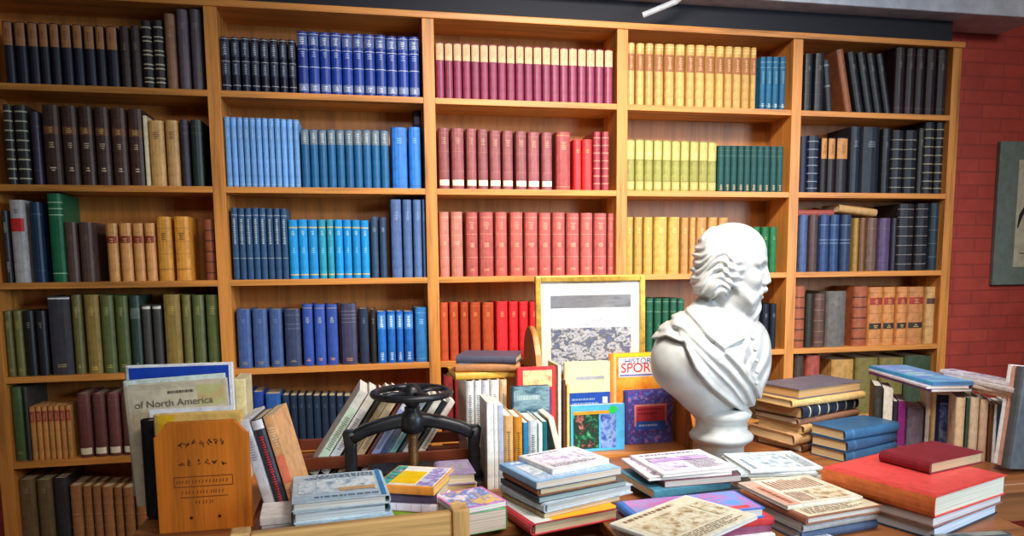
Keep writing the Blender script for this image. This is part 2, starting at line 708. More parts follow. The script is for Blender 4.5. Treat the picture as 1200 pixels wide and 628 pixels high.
ltblue = S((112, 164, 224), gilt=[.04, .96], gc=(160, 200, 236), let=[(.7, .84, (160, 196, 232))])
tealsil = S((36, 98, 148), bands=[(.74, .985, (118, 136, 150))], let=[(.78, .95, (206, 210, 206))])
bigblue = S((44, 120, 206), gilt=[.05, .93], gc=(60, 90, 160), let=[(.74, .84, (120, 180, 226))])
dkblus = S((46, 78, 116), gilt=[.3, .9], gc=SILV, let=[(.5, .86, (190, 200, 204))])
cyan = S((30, 146, 214), gilt=[.07, .87], gc=(206, 190, 110), gw=.02, let=[(.74, .82, (170, 216, 220)), (.44, .54, (120, 196, 230))])
cyant = S((46, 156, 186), gilt=[.07, .87], gc=(206, 190, 110), gw=.02, let=[(.74, .82, (170, 216, 220)), (.44, .54, (120, 196, 230))])
dknavy = S((52, 74, 104), let=[(.76, .84, (130, 150, 170))])
slate = S((82, 108, 156), let=[(.74, .86, (126, 146, 180))])
slate2 = S((66, 88, 138), let=[(.76, .84, (110, 130, 170)), (.06, .12, (150, 140, 120))])
indigo = S((52, 82, 164), let=[(.7, .8, (160, 170, 190)), (.08, .13, (220, 150, 120))], gilt=[.94])
purpg = S((66, 64, 92), gilt=[.7, .76, .82, .88], gc=(130, 124, 140), let=[(.06, .12, (190, 130, 100))])
bluelab = S((30, 98, 178), bands=[(.66, .94, (70, 136, 200))], let=[(.7, .92, (232, 236, 238)), (.06, .22, (210, 220, 230))])
maroon = S((138, 54, 84), bands=[(.69, .985, (222, 184, 142))], let=[(.78, .93, (204, 162, 114))], jit=.03)
rosebr = S((142, 76, 80), bands=[(.06, .155, (244, 226, 190), 'shelf_mark')], let=[(.74, .86, (190, 140, 110))], gilt=[.3, .62, .92], gc=(176, 110, 96))
redbk = S((160, 66, 66), let=[(.7, .84, (206, 150, 110))], gilt=[.06, .94])
brred = S((226, 48, 50), let=[(.74, .82, (250, 150, 100))])
redgilt = S((158, 56, 66), gilt=[.12, .25, .38, .51, .64, .77, .9], gc=(212, 140, 120), gw=.016)
pinktan = S((196, 122, 104), gilt=[.3, .64, .92], gc=(214, 160, 130), let=[(.5, .56, (224, 176, 140)), (.74, .84, (214, 160, 130))])
rose = S((176, 84, 78), gilt=[.3, .66, .92], gc=(206, 140, 110), let=[(.46, .53, (222, 160, 120)), (.74, .86, (206, 146, 116)), (.09, .13, (214, 150, 110))])
orangeb = S((182, 76, 44), let=[(.76, .84, (220, 140, 80))], gilt=[.94, .06], gc=(206, 110, 60))
scarlet = S((222, 46, 54), let=[(.74, .84, (240, 150, 110))], gilt=[.06, .94], gc=(190, 40, 40))
gold = S((206, 162, 92), bands=[(.56, .83, (158, 98, 64))], let=[(.6, .8, (216, 166, 100))], gilt=[.9, .95], gc=(240, 206, 140))
teal = S((34, 98, 136), gilt=[.08, .8, .9], gc=(150, 180, 190), let=[(.5, .74, (110, 160, 180)), (.05, .13, (220, 220, 200))])
ycream = S((150, 146, 74), bands=[(.62, .98, (192, 176, 106)), (.03, .19, (190, 168, 98))], gilt=[.6, .2], gc=(120, 106, 44), let=[(.7, .78, (250, 230, 150)), (.08, .14, (250, 226, 140))], jit=.03)
dkteal = S((34, 78, 76), gilt=[.78, .9], gc=(90, 120, 110), let=[(.04, .17, (200, 170, 130))], jit=.05)
yellow = S((184, 148, 72), let=[(.72, .82, (226, 196, 110))], gilt=[.05, .95], gc=(176, 130, 44))
yellowr = S((192, 140, 80), let=[(.72, .82, (226, 190, 120))], gilt=[.05, .95], gc=(176, 120, 54))
green = S((38, 110, 66), let=[(.72, .8, (120, 160, 100))])
dkgreen = S((38, 88, 66), gilt=[.94, .76], gc=(140, 170, 140), let=[(.5, .56, (90, 130, 100))])
dkslate = S((28, 33, 44), let=[(.7, .8, (110, 120, 130))])
darkblk = S((25, 27, 34), gilt=[.1, .3, .5, .7, .88], gc=(70, 70, 78), gw=.006, let=[(.72, .8, (104, 104, 110))])
darkpur = S((42, 28, 34), let=[(.7, .8, (100, 84, 80))], gilt=[.1, .9], gc=(92, 74, 74))
navygil = S((24, 32, 56), gilt=[.08, .2, .34, .48, .62, .76, .9], gc=(150, 156, 170), gw=.012)
darkgil = S((28, 30, 38), gilt=[.1, .25, .4, .55, .7, .85], gc=(150, 146, 130), gw=.012)
tanhead = S((36, 32, 38), bands=[(.62, .985, (196, 134, 76))], let=[(.72, .88, (140, 90, 54))])
rustlea = S((158, 84, 54), ribs=[.15, .32, .5, .68, .84], gilt=[.12, .3, .47, .65, .82], gc=(76, 46, 36), gw=.02)
law = S((206, 138, 80), bands=[(.7, .82, (164, 54, 46)), (.28, .38, (52, 44, 44))], let=[(.72, .8, GILT), (.3, .36, GILT)], gilt=[.12, .55, .9], gc=(160, 100, 60))
brgil = S((92, 66, 56), ribs=[.2, .4, .6, .8], gilt=[.1, .3, .5, .7, .9], gc=(150, 120, 90), gw=.01)
greyb = S((102, 96, 90), let=[(.74, .84, (130, 124, 116))])
slots = lambda *e: [tuple(x) for x in e]

# ---- far-left bay
shelf(0, 0, [
    ('dark navy book with tan leather head', tan_navy, slots((2, 15), (16, 30), (31, 44), (45, 56.5), (57.5, 69.5), (70.5, 83.5), (84.5, 96.5), (97.5, 110.5), (111.5, 122.5), (123.5, 137.5)), (24, 30), LB),
    ('plain dark brown book', dkbrown, slots((139.5, 151.5), (152.5, 164)), 30, LB),
    ('black book stamped with pale ornaments', floral, slots((165, 177.5), (178.5, 191)), 23, LB),
    ('tall tan-brown book beside grey ones', S((150, 106, 76), let=[(.7, .8, (176, 140, 100))]), slots((192, 205)), 15),
    ('tall grey-purple book', S((96, 84, 92), let=[(.76, .84, (120, 108, 112))]), slots((206.5, 220), (222, 235.5)), 10)])
shelf(0, 1, [
    ('black book with rows of gilt bands', gilt_dark, slots((3, 14), (15.5, 31)), 122, LB),
    ('thin dark purple book', S((60, 48, 66), gilt=[.2, .5, .8], gc=(96, 84, 96)), slots((35, 46)), 130, LB),
    ('thick brown leather book with gilt panels', brownlea, slots((48.5, 69), (71, 89.5), (91.5, 108), (110, 127), (129, 147), (149, 167)), (122, 127), LB),
    ('thin cream pamphlet between brown and tan', S((226, 210, 170), soft=True), slots((168, 173)), 135, {'k': 'pamphlet'}),
    ('plain tan book', tanbk, slots((174, 192), (193.5, 209)), 140.5),
    ('dark purple book beside tan pair', S((56, 50, 66), gilt=[.8, .9], gc=(110, 106, 110)), slots((211, 221)), 139.5),
    ('dark green-black book against the upright', S((40, 52, 50), gilt=[.8, .9], gc=(90, 100, 96)), slots((223, 237)), 140)])
shelf(0, 2, [
    ('black book with pale oval ornaments', S((56, 52, 54), let=[(.7, .85, (190, 176, 150)), (.15, .3, (170, 160, 140))]), slots((2, 9.5)), 246, LB),
    ('pale grey book with red band', S((176, 170, 168), bands=[(.62, .78, (206, 44, 44), 'red_band')], let=[(.84, .9, (120, 110, 110))]), slots((10, 28.5)), 233.5),
    ('dark blue book beside green one', S((34, 56, 84), gilt=[.15, .85], gc=(80, 104, 130)), slots((34, 48)), 236),
    ('tall dark green book with pale bands', S((30, 96, 62), gilt=[.76, .83, .9, .1], gc=(150, 190, 150), gw=.012), slots((55, 73)), 226),
    ('dull dark brown book', S((88, 66, 60), let=[(.7, .8, (110, 84, 72))]), slots((75, 90), (92, 109)), 260),
    ('light tan leather book with red label', ltan, slots((124, 137.5), (139.5, 154), (155, 168), (169, 181.5)), 261, LB),
    ('stout yellow-tan leather book', ytan, slots((183, 200.5), (203.5, 222)), 253.5, LB),
    ('narrow rust-tan book against upright', rustlea, slots((239, 252)), 257, LB)])
shelf(0, 3, [
    ('short dark olive book', olive, slots((5, 14), (15, 25.5)), 364),
    ('short black book', blackc, slots((27, 40), (41, 54)), 364),
    ('tall black book with white head line', S((60, 58, 62), gilt=[.975], gc=(220, 220, 214), gw=.02, let=[(.1, .15, (160, 140, 100))]), slots((55, 82)), 347),
    ('olive-brown book next to black one', olive, slots((83, 95)), 345),
    ('olive-tan book beside green pair', olivet, slots((98, 116)), 345.5),
    ('dark olive-green book', oliveg, slots((117, 133), (134, 149.5)), 346),
    ('dark green book with pale label', S((54, 70, 58), bands=[(.7, .84, (96, 106, 96))], let=[(.08, .13, (170, 160, 110))]), slots((151, 164.5)), 346),
    ('short dark grey book with white head', S((66, 64, 60), gilt=[.96], gc=(200, 196, 186), gw=.04), slots((166, 177), (178.5, 189.5)), 357),
    ('wide olive-tan book', olivet, slots((191, 211)), 345),
    ('narrow mid-olive book', olive, slots((212.5, 223.5)), 345),
    ('olive-green book near the upright', oliveg, slots((225, 239), (241, 257)), 345)])
shelf(0, 4, [
    ('moss green book', S((76, 96, 56), let=[(.1, .14, (150, 150, 90))]), slots((9, 26)), 453),
    ('thin grey-black book', S((70, 68, 66)), slots((28, 33)), 453),
    ('slim tan book with red label', S((202, 140, 78), bands=[(.72, .92, (166, 66, 58))], let=[(.76, .88, GILT)], gilt=[.1, .4]), (35, 84, 7), (477, 475), LB),
    ('brown-maroon book with white shelf mark', S((104, 62, 58), bands=[(.05, .15, (232, 220, 190), 'shelf_mark')], gilt=[.9, .82], gc=(136, 88, 76)), slots((90, 106), (108, 123), (125, 139.5), (141.5, 156), (157.5, 172)), 461)])
shelf(0, 5, [
    ('tall drab brown book', S((116, 94, 66), let=[(.8, .88, (150, 126, 90))]), slots((21, 41), (43, 61)), 562),
    ('tall near-black book between brown ones', S((54, 52, 54)), slots((63, 80)), 560),
    ('tan-brown ribbed book', S((166, 112, 72), ribs=[.3, .5, .7, .86], gilt=[.28, .52, .84], gc=(196, 140, 90)), slots((82, 96), (97, 107.5), (108.5, 118.5), (119.5, 133), (134, 143.5), (144.5, 157), (158.5, 172)), (569, 572), LB)])

# ---- second bay
shelf(1, 0, [
    ('black-navy book with silver labels', navy_s, slots((257.5, 269.5), (270.5, 281), (282, 292.5), (293.5, 303.5), (304.5, 315), (316, 326), (327, 336.5), (337.5, 347)), (42, 46), LB),
    ('royal blue book with silver lettering', royal, (348, 492, 11), (36, 43))])
shelf(1, 1, [
    ('light blue book', ltblue, (263, 351, 12), (136.5, 139.5)),
    ('teal-blue book with silver head', tealsil, (352.5, 456, 10), (151, 152)),
    ('large bright blue book', bigblue, slots((458.5, 477.5), (478.8, 493.5)), 148.5, {'d': .10}),
    ('purple-blue book standing behind bright blue pair', S((66, 72, 132), bands=[(.84, .94, (120, 120, 160))]), slots((485, 496.5)), 127, {'y': .125, 'd': .055})])
shelf(1, 2, [
    ('dark steel-blue book with silver lettering', dkblus, (270.5, 337, 8), (243, 244)),
    ('bright cyan-blue book with gilt lines', cyan, (337.8, 372.5, 3), 257),
    ('cyan-teal book with gilt lines', cyant, slots((373, 382.5), (383, 391.5)), 257),
    ('sky-blue book with gilt lines', cyan, (392, 433, 4), (257, 258)),
    ('dark navy book between cyan and slate', dknavy, slots((434.5, 443.5), (444.5, 453.5)), 254),
    ('tall slate-blue book', slate, slots((457.5, 471), (471.8, 483), (484, 494.5), (495, 502)), 233.5)])
shelf(1, 3, [
    ('slate-blue cloth book', slate2, slots((277, 294), (295.5, 313.5), (315.5, 331)), 362),
    ('dark indigo book with bands', S((58, 66, 98), gilt=[.66, .74, .9], gc=(110, 116, 140), let=[(.08, .12, (150, 140, 120))]), slots((333, 352.5)), 362),
    ('indigo-blue book', indigo, slots((354, 367), (368, 381.5), (382.2, 396)), 356.5),
    ('grey-purple banded book', purpg, slots((399, 418.5)), 355.5),
    ('dark navy book beside grey-purple one', S((44, 52, 76), let=[(.74, .84, (100, 110, 130))]), slots((420.5, 432.5)), 361),
    ('thin black book', blackc, slots((434, 441)), 362),
    ('blue book with white title marks', bluelab, slots((442, 453), (453.8, 464), (464.7, 473), (473.7, 485)), 364.5),
    ('mid-blue book against upright', S((52, 122, 190), gilt=[.06, .9], gc=(120, 170, 210), let=[(.7, .8, (130, 180, 216))]), slots((486.5, 502.5)), 360)])
shelf(1, 4, [
    ('deep blue book', S((40, 70, 150)), slots((282, 295), (296.5, 309.5)), 459),
    ('wide blue book beside navy set', S((52, 100, 176)), slots((311, 330)), 461),
    ('dark navy-teal book', S((42, 58, 84), let=[(.76, .84, (80, 98, 120))]), (331, 440, 12), (463, 464))])

# ---- middle bay
shelf(2, 0, [('maroon book with cream head', maroon, (510.5, 719, 20), (49.5, 58))])
shelf(2, 1, [
    ('rose-brown book with white shelf mark', rosebr, slots((514, 527), (529, 544.5), (546.5, 559), (560, 572.5), (574, 587.5), (589, 602), (604.5, 618), (619, 633), (635, 648)), (149, 155)),
    ('wide brick-red book', redbk, slots((652, 669.5)), 154),
    ('bright red book', brred, slots((672.5, 682.5), (683.2, 695)), 163),
    ('dark red book with gilt bands', redgilt, slots((696, 705), (706, 715)), 154, LB)])
shelf(2, 2, [
    ('pinkish tan book', pinktan, slots((515, 527), (528.5, 543)), 248),
    ('dusty rose-red book', rose, slots((546, 560.5), (562, 579), (580.5, 595), (598, 613.5), (615, 631), (632, 646.7), (647.5, 663), (664.3, 680), (681, 695.5), (696.5, 712), (713, 724)), (248, 249.5))])
shelf(2, 3, [
    ('orange-brown book', orangeb, slots((516, 526), (527, 538), (539.5, 550), (551, 564), (565.5, 579.5)), 354),
    ('scarlet book', scarlet, slots((582, 596), (597, 608), (609, 620), (621, 632), (633, 644), (645, 656)), (353, 354))])
shelf(2, 4, [('dull red book behind the table', S((150, 50, 50)), slots((520, 532), (533, 545)), 440)])

# ---- fourth bay
shelf(3, 0, [
    ('gold book with brown spine label', gold, slots((736, 745), (746, 756), (757, 767), (768, 779), (780, 791.5), (792.5, 804), (805, 815), (816, 827), (828, 839), (840, 849.5), (850.3, 859.5), (860.3, 870), (870.7, 880), (880.8, 887.5)), (49.5, 55), LB),
    ('teal-blue book', teal, slots((891.5, 898), (898.7, 906), (906.7, 914), (914.7, 922)), 66)])
shelf(3, 1, [
    ('olive-gold book with cream bands', ycream, (734.5, 841, 10), (163, 166)),
    ('dark teal-green book', dkteal, (842, 919, 10), (170, 171))])
shelf(3, 2, [
    ('mustard yellow book', yellow, slots((733.5, 743), (744, 754), (755, 766), (767, 783), (784, 797.5)), 254),
    ('orange-yellow book', yellowr, slots((799, 808), (809, 816), (817, 829), (830.5, 841.5), (842.5, 854)), 254.5),
    ('bottle green book', green, slots((883, 892), (893, 902), (903, 911.5)), 265.5)])
shelf(3, 3, [
    ('dark green book with pale head line', dkgreen, slots((748, 757), (758, 766.5), (767.5, 776), (777, 785), (786, 794), (795, 803)), 349.5),
    ('black-green book near upright', dkslate, slots((884, 893), (894, 902.5), (903.5, 911)), 356)])
shelf(3, 4, [('dark olive book near upright', S((60, 66, 48)), slots((886, 894), (895, 904)), 446)])

# ---- rightmost bay
shelf(4, 0, [
    ('black-navy book', darkblk, slots((944, 954), (955.5, 967)), 62),
    ('tilted black book with pale line', S((44, 48, 58), gilt=[.5, .9], gc=(120, 130, 140), gw=.03), slots((971, 978)), 70, {'lean': R(-6)}),
    ('tilted orange-brown book', S((146, 86, 54), let=[(.7, .8, (170, 120, 80))]), slots((993, 1002)), 57, {'lean': R(-12)}),
    ('tilted black-blue book', darkblk, slots((1006, 1016), (1017.5, 1027), (1028.5, 1038), (1039.5, 1048)), (60, 62), {'lean': R(-12)}),
    ('dark purple-brown book', darkpur, slots((1050, 1062), (1063, 1074), (1075, 1086), (1087, 1099), (1100.5, 1114)), 52.5)])
shelf(4, 1, [
    ('plain navy book', S((38, 46, 70)), slots((939, 947)), 159),
    ('navy book with silver bands', navygil, slots((948, 961)), 158, LB),
    ('black book with tan leather head', tanhead, slots((962.5, 970), (971, 980), (981, 995)), 161, LB),
    ('dark slate cloth book', dkslate, slots((997, 1010), (1011, 1033)), 148),
    ('narrow slate-black book', darkblk, slots((1035, 1045)), 150),
    ('black book with silver bands', darkgil, slots((1046.5, 1060.5), (1061.5, 1076)), 152, LB),
    ('slim black book', blackc, slots((1077, 1084)), 150),
    ('tall black book with gilt rows', S((28, 28, 36), gilt=[.08, .18, .3, .42, .54, .66, .78, .9], gc=(160, 150, 120), gw=.014), slots((1085, 1097), (1098, 1109)), 142, LB)])
shelf(4, 2, [
    ('slate-blue book at the row end', S((72, 90, 130)), slots((938, 948)), 251),
    ('dark brown book after slate one', S((76, 58, 54)), slots((949.5, 960)), 251),
    ('blue book with pale bands', S((48, 72, 118), gilt=[.5, .56, .82], gc=(150, 164, 190)), slots((962, 973), (974, 985)), 251),
    ('navy book with pale bands', S((40, 54, 88), gilt=[.5, .56, .82], gc=(150, 164, 190)), slots((986.5, 999)), 251),
    ('narrow old gold book', S((160, 124, 62)), slots((1001, 1007.5)), 255),
    ('narrow chestnut book', S((120, 80, 54)), slots((1008.3, 1015.5)), 255),
    ('grey-brown book', S((112, 86, 72), gilt=[.8, .2], gc=(150, 120, 100)), slots((1016.5, 1029)), 255),
    ('dull violet book', S((86, 70, 100), gilt=[.8, .2], gc=(120, 104, 120)), slots((1031, 1045)), 255),
    ('narrow black-violet book', S((50, 46, 60)), slots((1046, 1052)), 255),
    ('tall black book with grey gilding', S((34, 30, 38), gilt=[.1, .24, .38, .52, .66, .8, .92], gc=(140, 130, 124), gw=.01), slots((1054, 1073), (1075, 1089.5)), 238, LB),
    ('tall teal-black book', S((36, 52, 62), gilt=[.2, .4, .6, .8], gc=(90, 110, 116)), slots((1091, 1101.5)), 237.5, LB)])
zt = aty(970, 249, .02).z
flat('leather_bound_book', 4 * BW + .125, .092, SZ[2] + .232, .17, .13, .030, 0, 'F', S((150, 70, 62)), 'red-brown book lying flat on blue books, third shelf, rightmost bay')
o = flat('cloth_bound_book', 4 * BW + .322, .090, SZ[2] + .2435, .185, .13, .032, 0, 'F', S((206, 160, 104)), 'tan book lying aslant on brown books, third shelf, rightmost bay')
pv = Vector((4 * BW + .322, .09, SZ[2] + .2435))
o.matrix_world = Matrix.Translation(pv) @ Matrix.Rotation(R(6), 4, 'Y') @ Matrix.Translation(-pv) @ o.matrix_world
shelf(4, 3, [
    ('worn red-brown book against upright', rustlea, slots((931, 944.5)), 335, LB),
    ('dark green-black ribbed book', S((50, 54, 46), ribs=[.2, .4, .6, .8]), slots((945.5, 953.5)), 344, LB),
    ('dark brown gilt-ribbed book', brgil, slots((955, 967.5)), 344, LB),
    ('wide grey cloth book', greyb, slots((969.5, 993)), 341),
    ('rust leather book with dark bands', rustlea, slots((1001, 1017.5)), 335.5, LB),
    ('tan law book with red label', law, slots((1019, 1035.5), (1036.3, 1050.5), (1052, 1064.5), (1065.3, 1084)), 336, LB),
    ('narrow pale tan book at row end', S((214, 164, 104), bands=[(.7, .8, (90, 60, 50))], gilt=[.3, .9], gc=(160, 110, 70)), slots((1086, 1098)), 336, LB)])
shelf(4, 4, [
    ('dark brown book low on the shelf', S((70, 54, 46)), slots((931, 943)), 416),
    ('brick-red book low on the shelf', S((170, 78, 66)), slots((945, 962)), 416),
    ('tan book low on the shelf', S((196, 150, 84)), slots((976, 1002)), 421),
    ('olive book low on the shelf', S((120, 110, 60)), slots((1004, 1030), (1032, 1060)), 419),
    ('dark green book low on the shelf', S((60, 74, 54)), slots((1062, 1096)), 417)])
#PART3
# ------------------------------------------------------------------ tables and chair
TZ = .76
DOAK = (150, 92, 50)
TH, TV = wood('table_oak_horizontal', DOAK, 0), wood('table_oak_vertical', DOAK, 2)


def table(label, x0, x1, y0, y1):
    t = empty('table', Matrix.Translation(((x0 + x1) / 2, (y0 + y1) / 2, 0)), label, 'table')
    cx, cy = (x0 + x1) / 2, (y0 + y1) / 2
    hx, hy = (x1 - x0) / 2, (y1 - y0) / 2
    boxo('table_top', (-hx, -hy, TZ - .03), (hx, hy, TZ), TH, t, .004)
    for s in (-1, 1):
        boxo('apron', (-hx + .06, s * (hy - .05) - .01, TZ - .13), (hx - .06, s * (hy - .05) + .01, TZ - .0305), TH, t, .002)
        boxo('apron', (s * (hx - .05) - .01, -hy + .065, TZ - .13), (s * (hx - .05) + .01, hy - .065, TZ - .0305), TH, t, .002)
        for q in (-1, 1):
            boxo('leg', (s * (hx - .05) - .03, q * (hy - .05) - .03, 0), (s * (hx - .05) + .03, q * (hy - .05) + .03, TZ - .0305), TV, t, .004)
    return t


table('long brown wooden table in front of the bookcase, heaped with books', .685, 3.45, -1.085, -.26)
table('brown wooden table pushed against the longer one, under the magazines', 1.80, 2.76, -1.80, -1.09)

LP = (236, 186, 118)
CH, CV = wood('light_chair_wood_horizontal', LP, 0), wood('light_chair_wood_vertical', LP, 2)
ca, cb = aty(268, 619, -1.44), aty(551, 606, -1.40)
ang = math.atan2(cb.y - ca.y, cb.x - ca.x)
cw = (cb - ca).to_2d().length
ct = (ca.z + cb.z) / 2
chair = empty('chair', Matrix.Translation(((ca.x + cb.x) / 2, (ca.y + cb.y) / 2, 0)) @ Matrix.Rotation(ang, 4, 'Z'), 'light wooden chair standing with its back to us in front of the table', 'chair')
hw = cw / 2
for s in (-1, 1):
    boxo('back_post', (s * (hw - .018) - .017, -.004, 0), (s * (hw - .018) + .017, .034, ct + .004), CV, chair, .004)
    boxo('leg', (s * (hw - .03) - .017, .36, 0), (s * (hw - .03) + .017, .394, .42), CV, chair, .004)
    boxo('side_rail', (s * (hw - .03) - .01, .036, .36), (s * (hw - .03) + .01, .358, .41), CH, chair, .002)
bm_ = bmesh.new()
bx(bm_, (-hw + .0355, .002, ct - .06), (hw - .0355, .026, ct - .002), .005)
bmobj('top_rail', bm_, CH, chair)
boxo('middle_rail', (-hw + .036, .004, ct - .2), (hw - .036, .022, ct - .16), CH, chair, .003)
for k in range(4):
    x = -hw + .036 + (2 * hw - .072) * (k + 1) / 5
    boxo('back_slat', (x - .016, .008, .46), (x + .016, .018, ct - .2005), CV, chair, .002)
boxo('lower_rail', (-hw + .036, .004, .425), (hw - .036, .022, .4595), CH, chair, .003)
boxo('seat', (-hw + .004, .0345, .4205), (hw - .004, .41, .445), CH, chair, .006)

# ------------------------------------------------------------------ plaster bust


def surface_nets(F, org, h):
    """Mesh of the zero level of a sampled field (negative inside)."""
    s = F < 0
    nx, ny, nz = F.shape
    cnt = np.zeros((nx - 1, ny - 1, nz - 1), np.float32)
    P = np.zeros((nx - 1, ny - 1, nz - 1, 3), np.float32)
    cor = [(i, j, k) for i in (0, 1) for j in (0, 1) for k in (0, 1)]

    def c_(A, c):
        return A[c[0]:c[0] + nx - 1, c[1]:c[1] + ny - 1, c[2]:c[2] + nz - 1]
    for a in cor:
        for ax in range(3):
            if a[ax] == 0:
                b = list(a)
                b[ax] = 1
                fa, fb = c_(F, a), c_(F, b)
                m = c_(s, a) != c_(s, b)
                t = np.where(m, fa / np.where(m, fa - fb, 1), 0)
                cnt += m
                for q in range(3):
                    P[..., q] += m * (a[q] + (t if q == ax else 0))
    act = cnt > 0
    ids = -np.ones(act.shape, np.int64)
    ids[act] = np.arange(act.sum())
    idx = np.argwhere(act)
    V = (P[act] / cnt[act][:, None] + idx) * h + np.array(org)
    quads = []
    for ax in range(3):
        o1, o2 = [q for q in range(3) if q != ax]
        sl = [slice(1, -1)] * 3
        sl[ax] = slice(0, -1)
        A = s[tuple(sl)]
        sb = list(sl)
        sb[ax] = slice(1, None)
        B = s[tuple(sb)]
        e = np.argwhere(A != B)
        fl = A[tuple(e.T)]
        e = e + 1
        e[:, ax] -= 1
        d1, d2 = np.zeros(3, int), np.zeros(3, int)
        d1[o1], d2[o2] = 1, 1
        q = [ids[tuple((e - w).T)] for w in (0 * d1, d1, d1 + d2, d2)]
        Q = np.stack(q, 1)
        flip = fl if ax != 1 else ~fl
        Q[~flip] = Q[~flip][:, ::-1]
        quads.append(Q)
    return V, np.concatenate(quads)


def bust_field():
    h = .0036
    lo, hi = np.array([-.27, -.27, .085]), np.array([.20, .235, .76])
    ax = [np.arange(lo[i], hi[i], h) for i in range(3)]
    X, Y, Z = np.meshgrid(*ax, indexing='ij')
    X, Y, Z = (a.astype(np.float32) for a in (X, Y, Z))

    def ell(c, r, yaw=0.0, pitch=0.0):
        x, y, z = X - c[0], Y - c[1], Z - c[2]
        if yaw:
            ca_, sa_ = math.cos(yaw), math.sin(yaw)
            x, y = ca_ * x + sa_ * y, -sa_ * x + ca_ * y
        if pitch:
            ca_, sa_ = math.cos(pitch), math.sin(pitch)
            x, z = ca_ * x + sa_ * z, -sa_ * x + ca_ * z
        k0 = np.sqrt((x / r[0]) ** 2 + (y / r[1]) ** 2 + (z / r[2]) ** 2)
        k1 = np.sqrt((x / r[0] ** 2) ** 2 + (y / r[1] ** 2) ** 2 + (z / r[2] ** 2) ** 2) + 1e-6
        return k0 * (k0 - 1) / k1

    def cap(a, b, ra, rb):
        a, b = np.array(a), np.array(b)
        d = b - a
        t = np.clip(((X - a[0]) * d[0] + (Y - a[1]) * d[1] + (Z - a[2]) * d[2]) / d.dot(d), 0, 1)
        return np.sqrt((X - a[0] - t * d[0]) ** 2 + (Y - a[1] - t * d[1]) ** 2 + (Z - a[2] - t * d[2]) ** 2) - (ra + (rb - ra) * t)

    def su(a, b, k):
        g = np.clip(.5 + .5 * (b - a) / k, 0, 1)
        return b + (a - b) * g - k * g * (1 - g)

    def ss(a, b, k):
        return -su(-a, b, k)

    def sm(x, a, b):
        t = np.clip((x - a) / (b - a), 0, 1)
        return t * t * (3 - 2 * t)
    # head
    d = ell((.022, 0, .632), (.115, .090, .101))
    d = su(d, ell((.060, 0, .552), (.064, .064, .096)), .03)
    d = su(d, ell((.050, 0, .495), (.066, .060, .052)), .03)
    for s in (-1, 1):
        d = su(d, cap((.124, s * .014, .611), (.108, s * .058, .606), .012, .010), .014)
        d = ss(d, ell((.130, s * .036, .589), (.024, .022, .016)), .010)
        d = su(d, ell((.096, s * .035, .588), (.017, .017, .011)), .003)
        d = su(d, cap((.118, s * .018, .597), (.106, s * .051, .596), .0045, .004), .004)
        d = su(d, cap((.119, s * .02, .580), (.107, s * .05, .581), .0035, .003), .004)
        d = su(d, ell((.092, s * .043, .555), (.03, .024, .026)), .02)
    d = su(d, cap((.127, 0, .604), (.141, 0, .549), .0085, .0115), .010)
    for s in (-1, 1):
        d = su(d, ell((.131, s * .012, .542), (.012, .008, .008)), .005)
    d = su(d, ell((.118, 0, .497), (.012, .020, .0075)), .006)
    # hair, moustache and beard in locks
    wx = X + .008 * np.sin(40 * Z + 25 * Y)
    lock = np.sin(262 * (Z + .35 * np.abs(wx) + .012 * np.sin(60 * wx)) + 2.2 * np.sin(38 * wx + 20 * Y)) * .5 + .5 * np.sin(160 * (wx * .9 - Z * .6) + 2 * np.sin(38 * Z) + 14 * Y)
    hair = ell((-.028, 0, .618), (.080, .099, .100))
    hair = su(hair, ell((-.050, 0, .552), (.062, .096, .060)), .03)
    for s in (-1, 1):
        hair = su(hair, ell((.012, s * .074, .588), (.046, .026, .062)), .02)
        hair = su(hair, ell((-.030, s * .076, .533), (.050, .030, .034)), .02)
    hair = hair - .0064 * lock
    d = su(d, hair, .008)
    beard = ell((.082, 0, .468), (.037, .036, .044))
    beard = su(beard, ell((.094, 0, .452), (.024, .026, .030)), .015)
    for s in (-1, 1):
        beard = su(beard, cap((.086, s * .042, .488), (.044, s * .064, .535), .021, .015), .02)
        beard = su(beard, cap((.130, s * .004, .521), (.103, s * .042, .500), .0095, .006), .008)
    bl = np.sin(190 * (Y + .25 * X) + 3 * np.sin(50 * Z)) * .6 + .4 * np.sin(170 * (X + .3 * Z))
    d = su(d, beard - .0036 * bl, .008)
    neck = cap((-.012, 0, .36), (.006, 0, .52), .062, .058)
    d = su(d, neck, .02)
    # torso, turned towards the room
    A = math.radians(48)
    f = np.array([math.cos(A), -math.sin(A), 0])
    r = np.array([-math.sin(A), -math.cos(A), 0])
    t = ell((-.018, 0, .278), (.124, .198, .182), -A)
    rs = np.array([-.008, 0, .298]) + r * .158
    t = su(t, ell(tuple(rs), (.108, .108, .108)), .05)
    ls = np.array([-.012, 0, .29]) - r * .108
    t = su(t, ell(tuple(ls), (.082, .085, .10)), .06)
    t = su(t, cap((-.066, .01, .432), tuple(np.array([-.03, .01, .372]) + r * .165), .046, .040), .05)
    t = su(t, cap((.0, .03, .43), tuple(np.array([0, 0, .36]) - r * .12), .05, .045), .06)
    # folds of the cloak, shirt pleats and collar, all as relief
    px = lambda pts: [((x - 848) / 359, (525 - y) / 359) for x, y in pts]

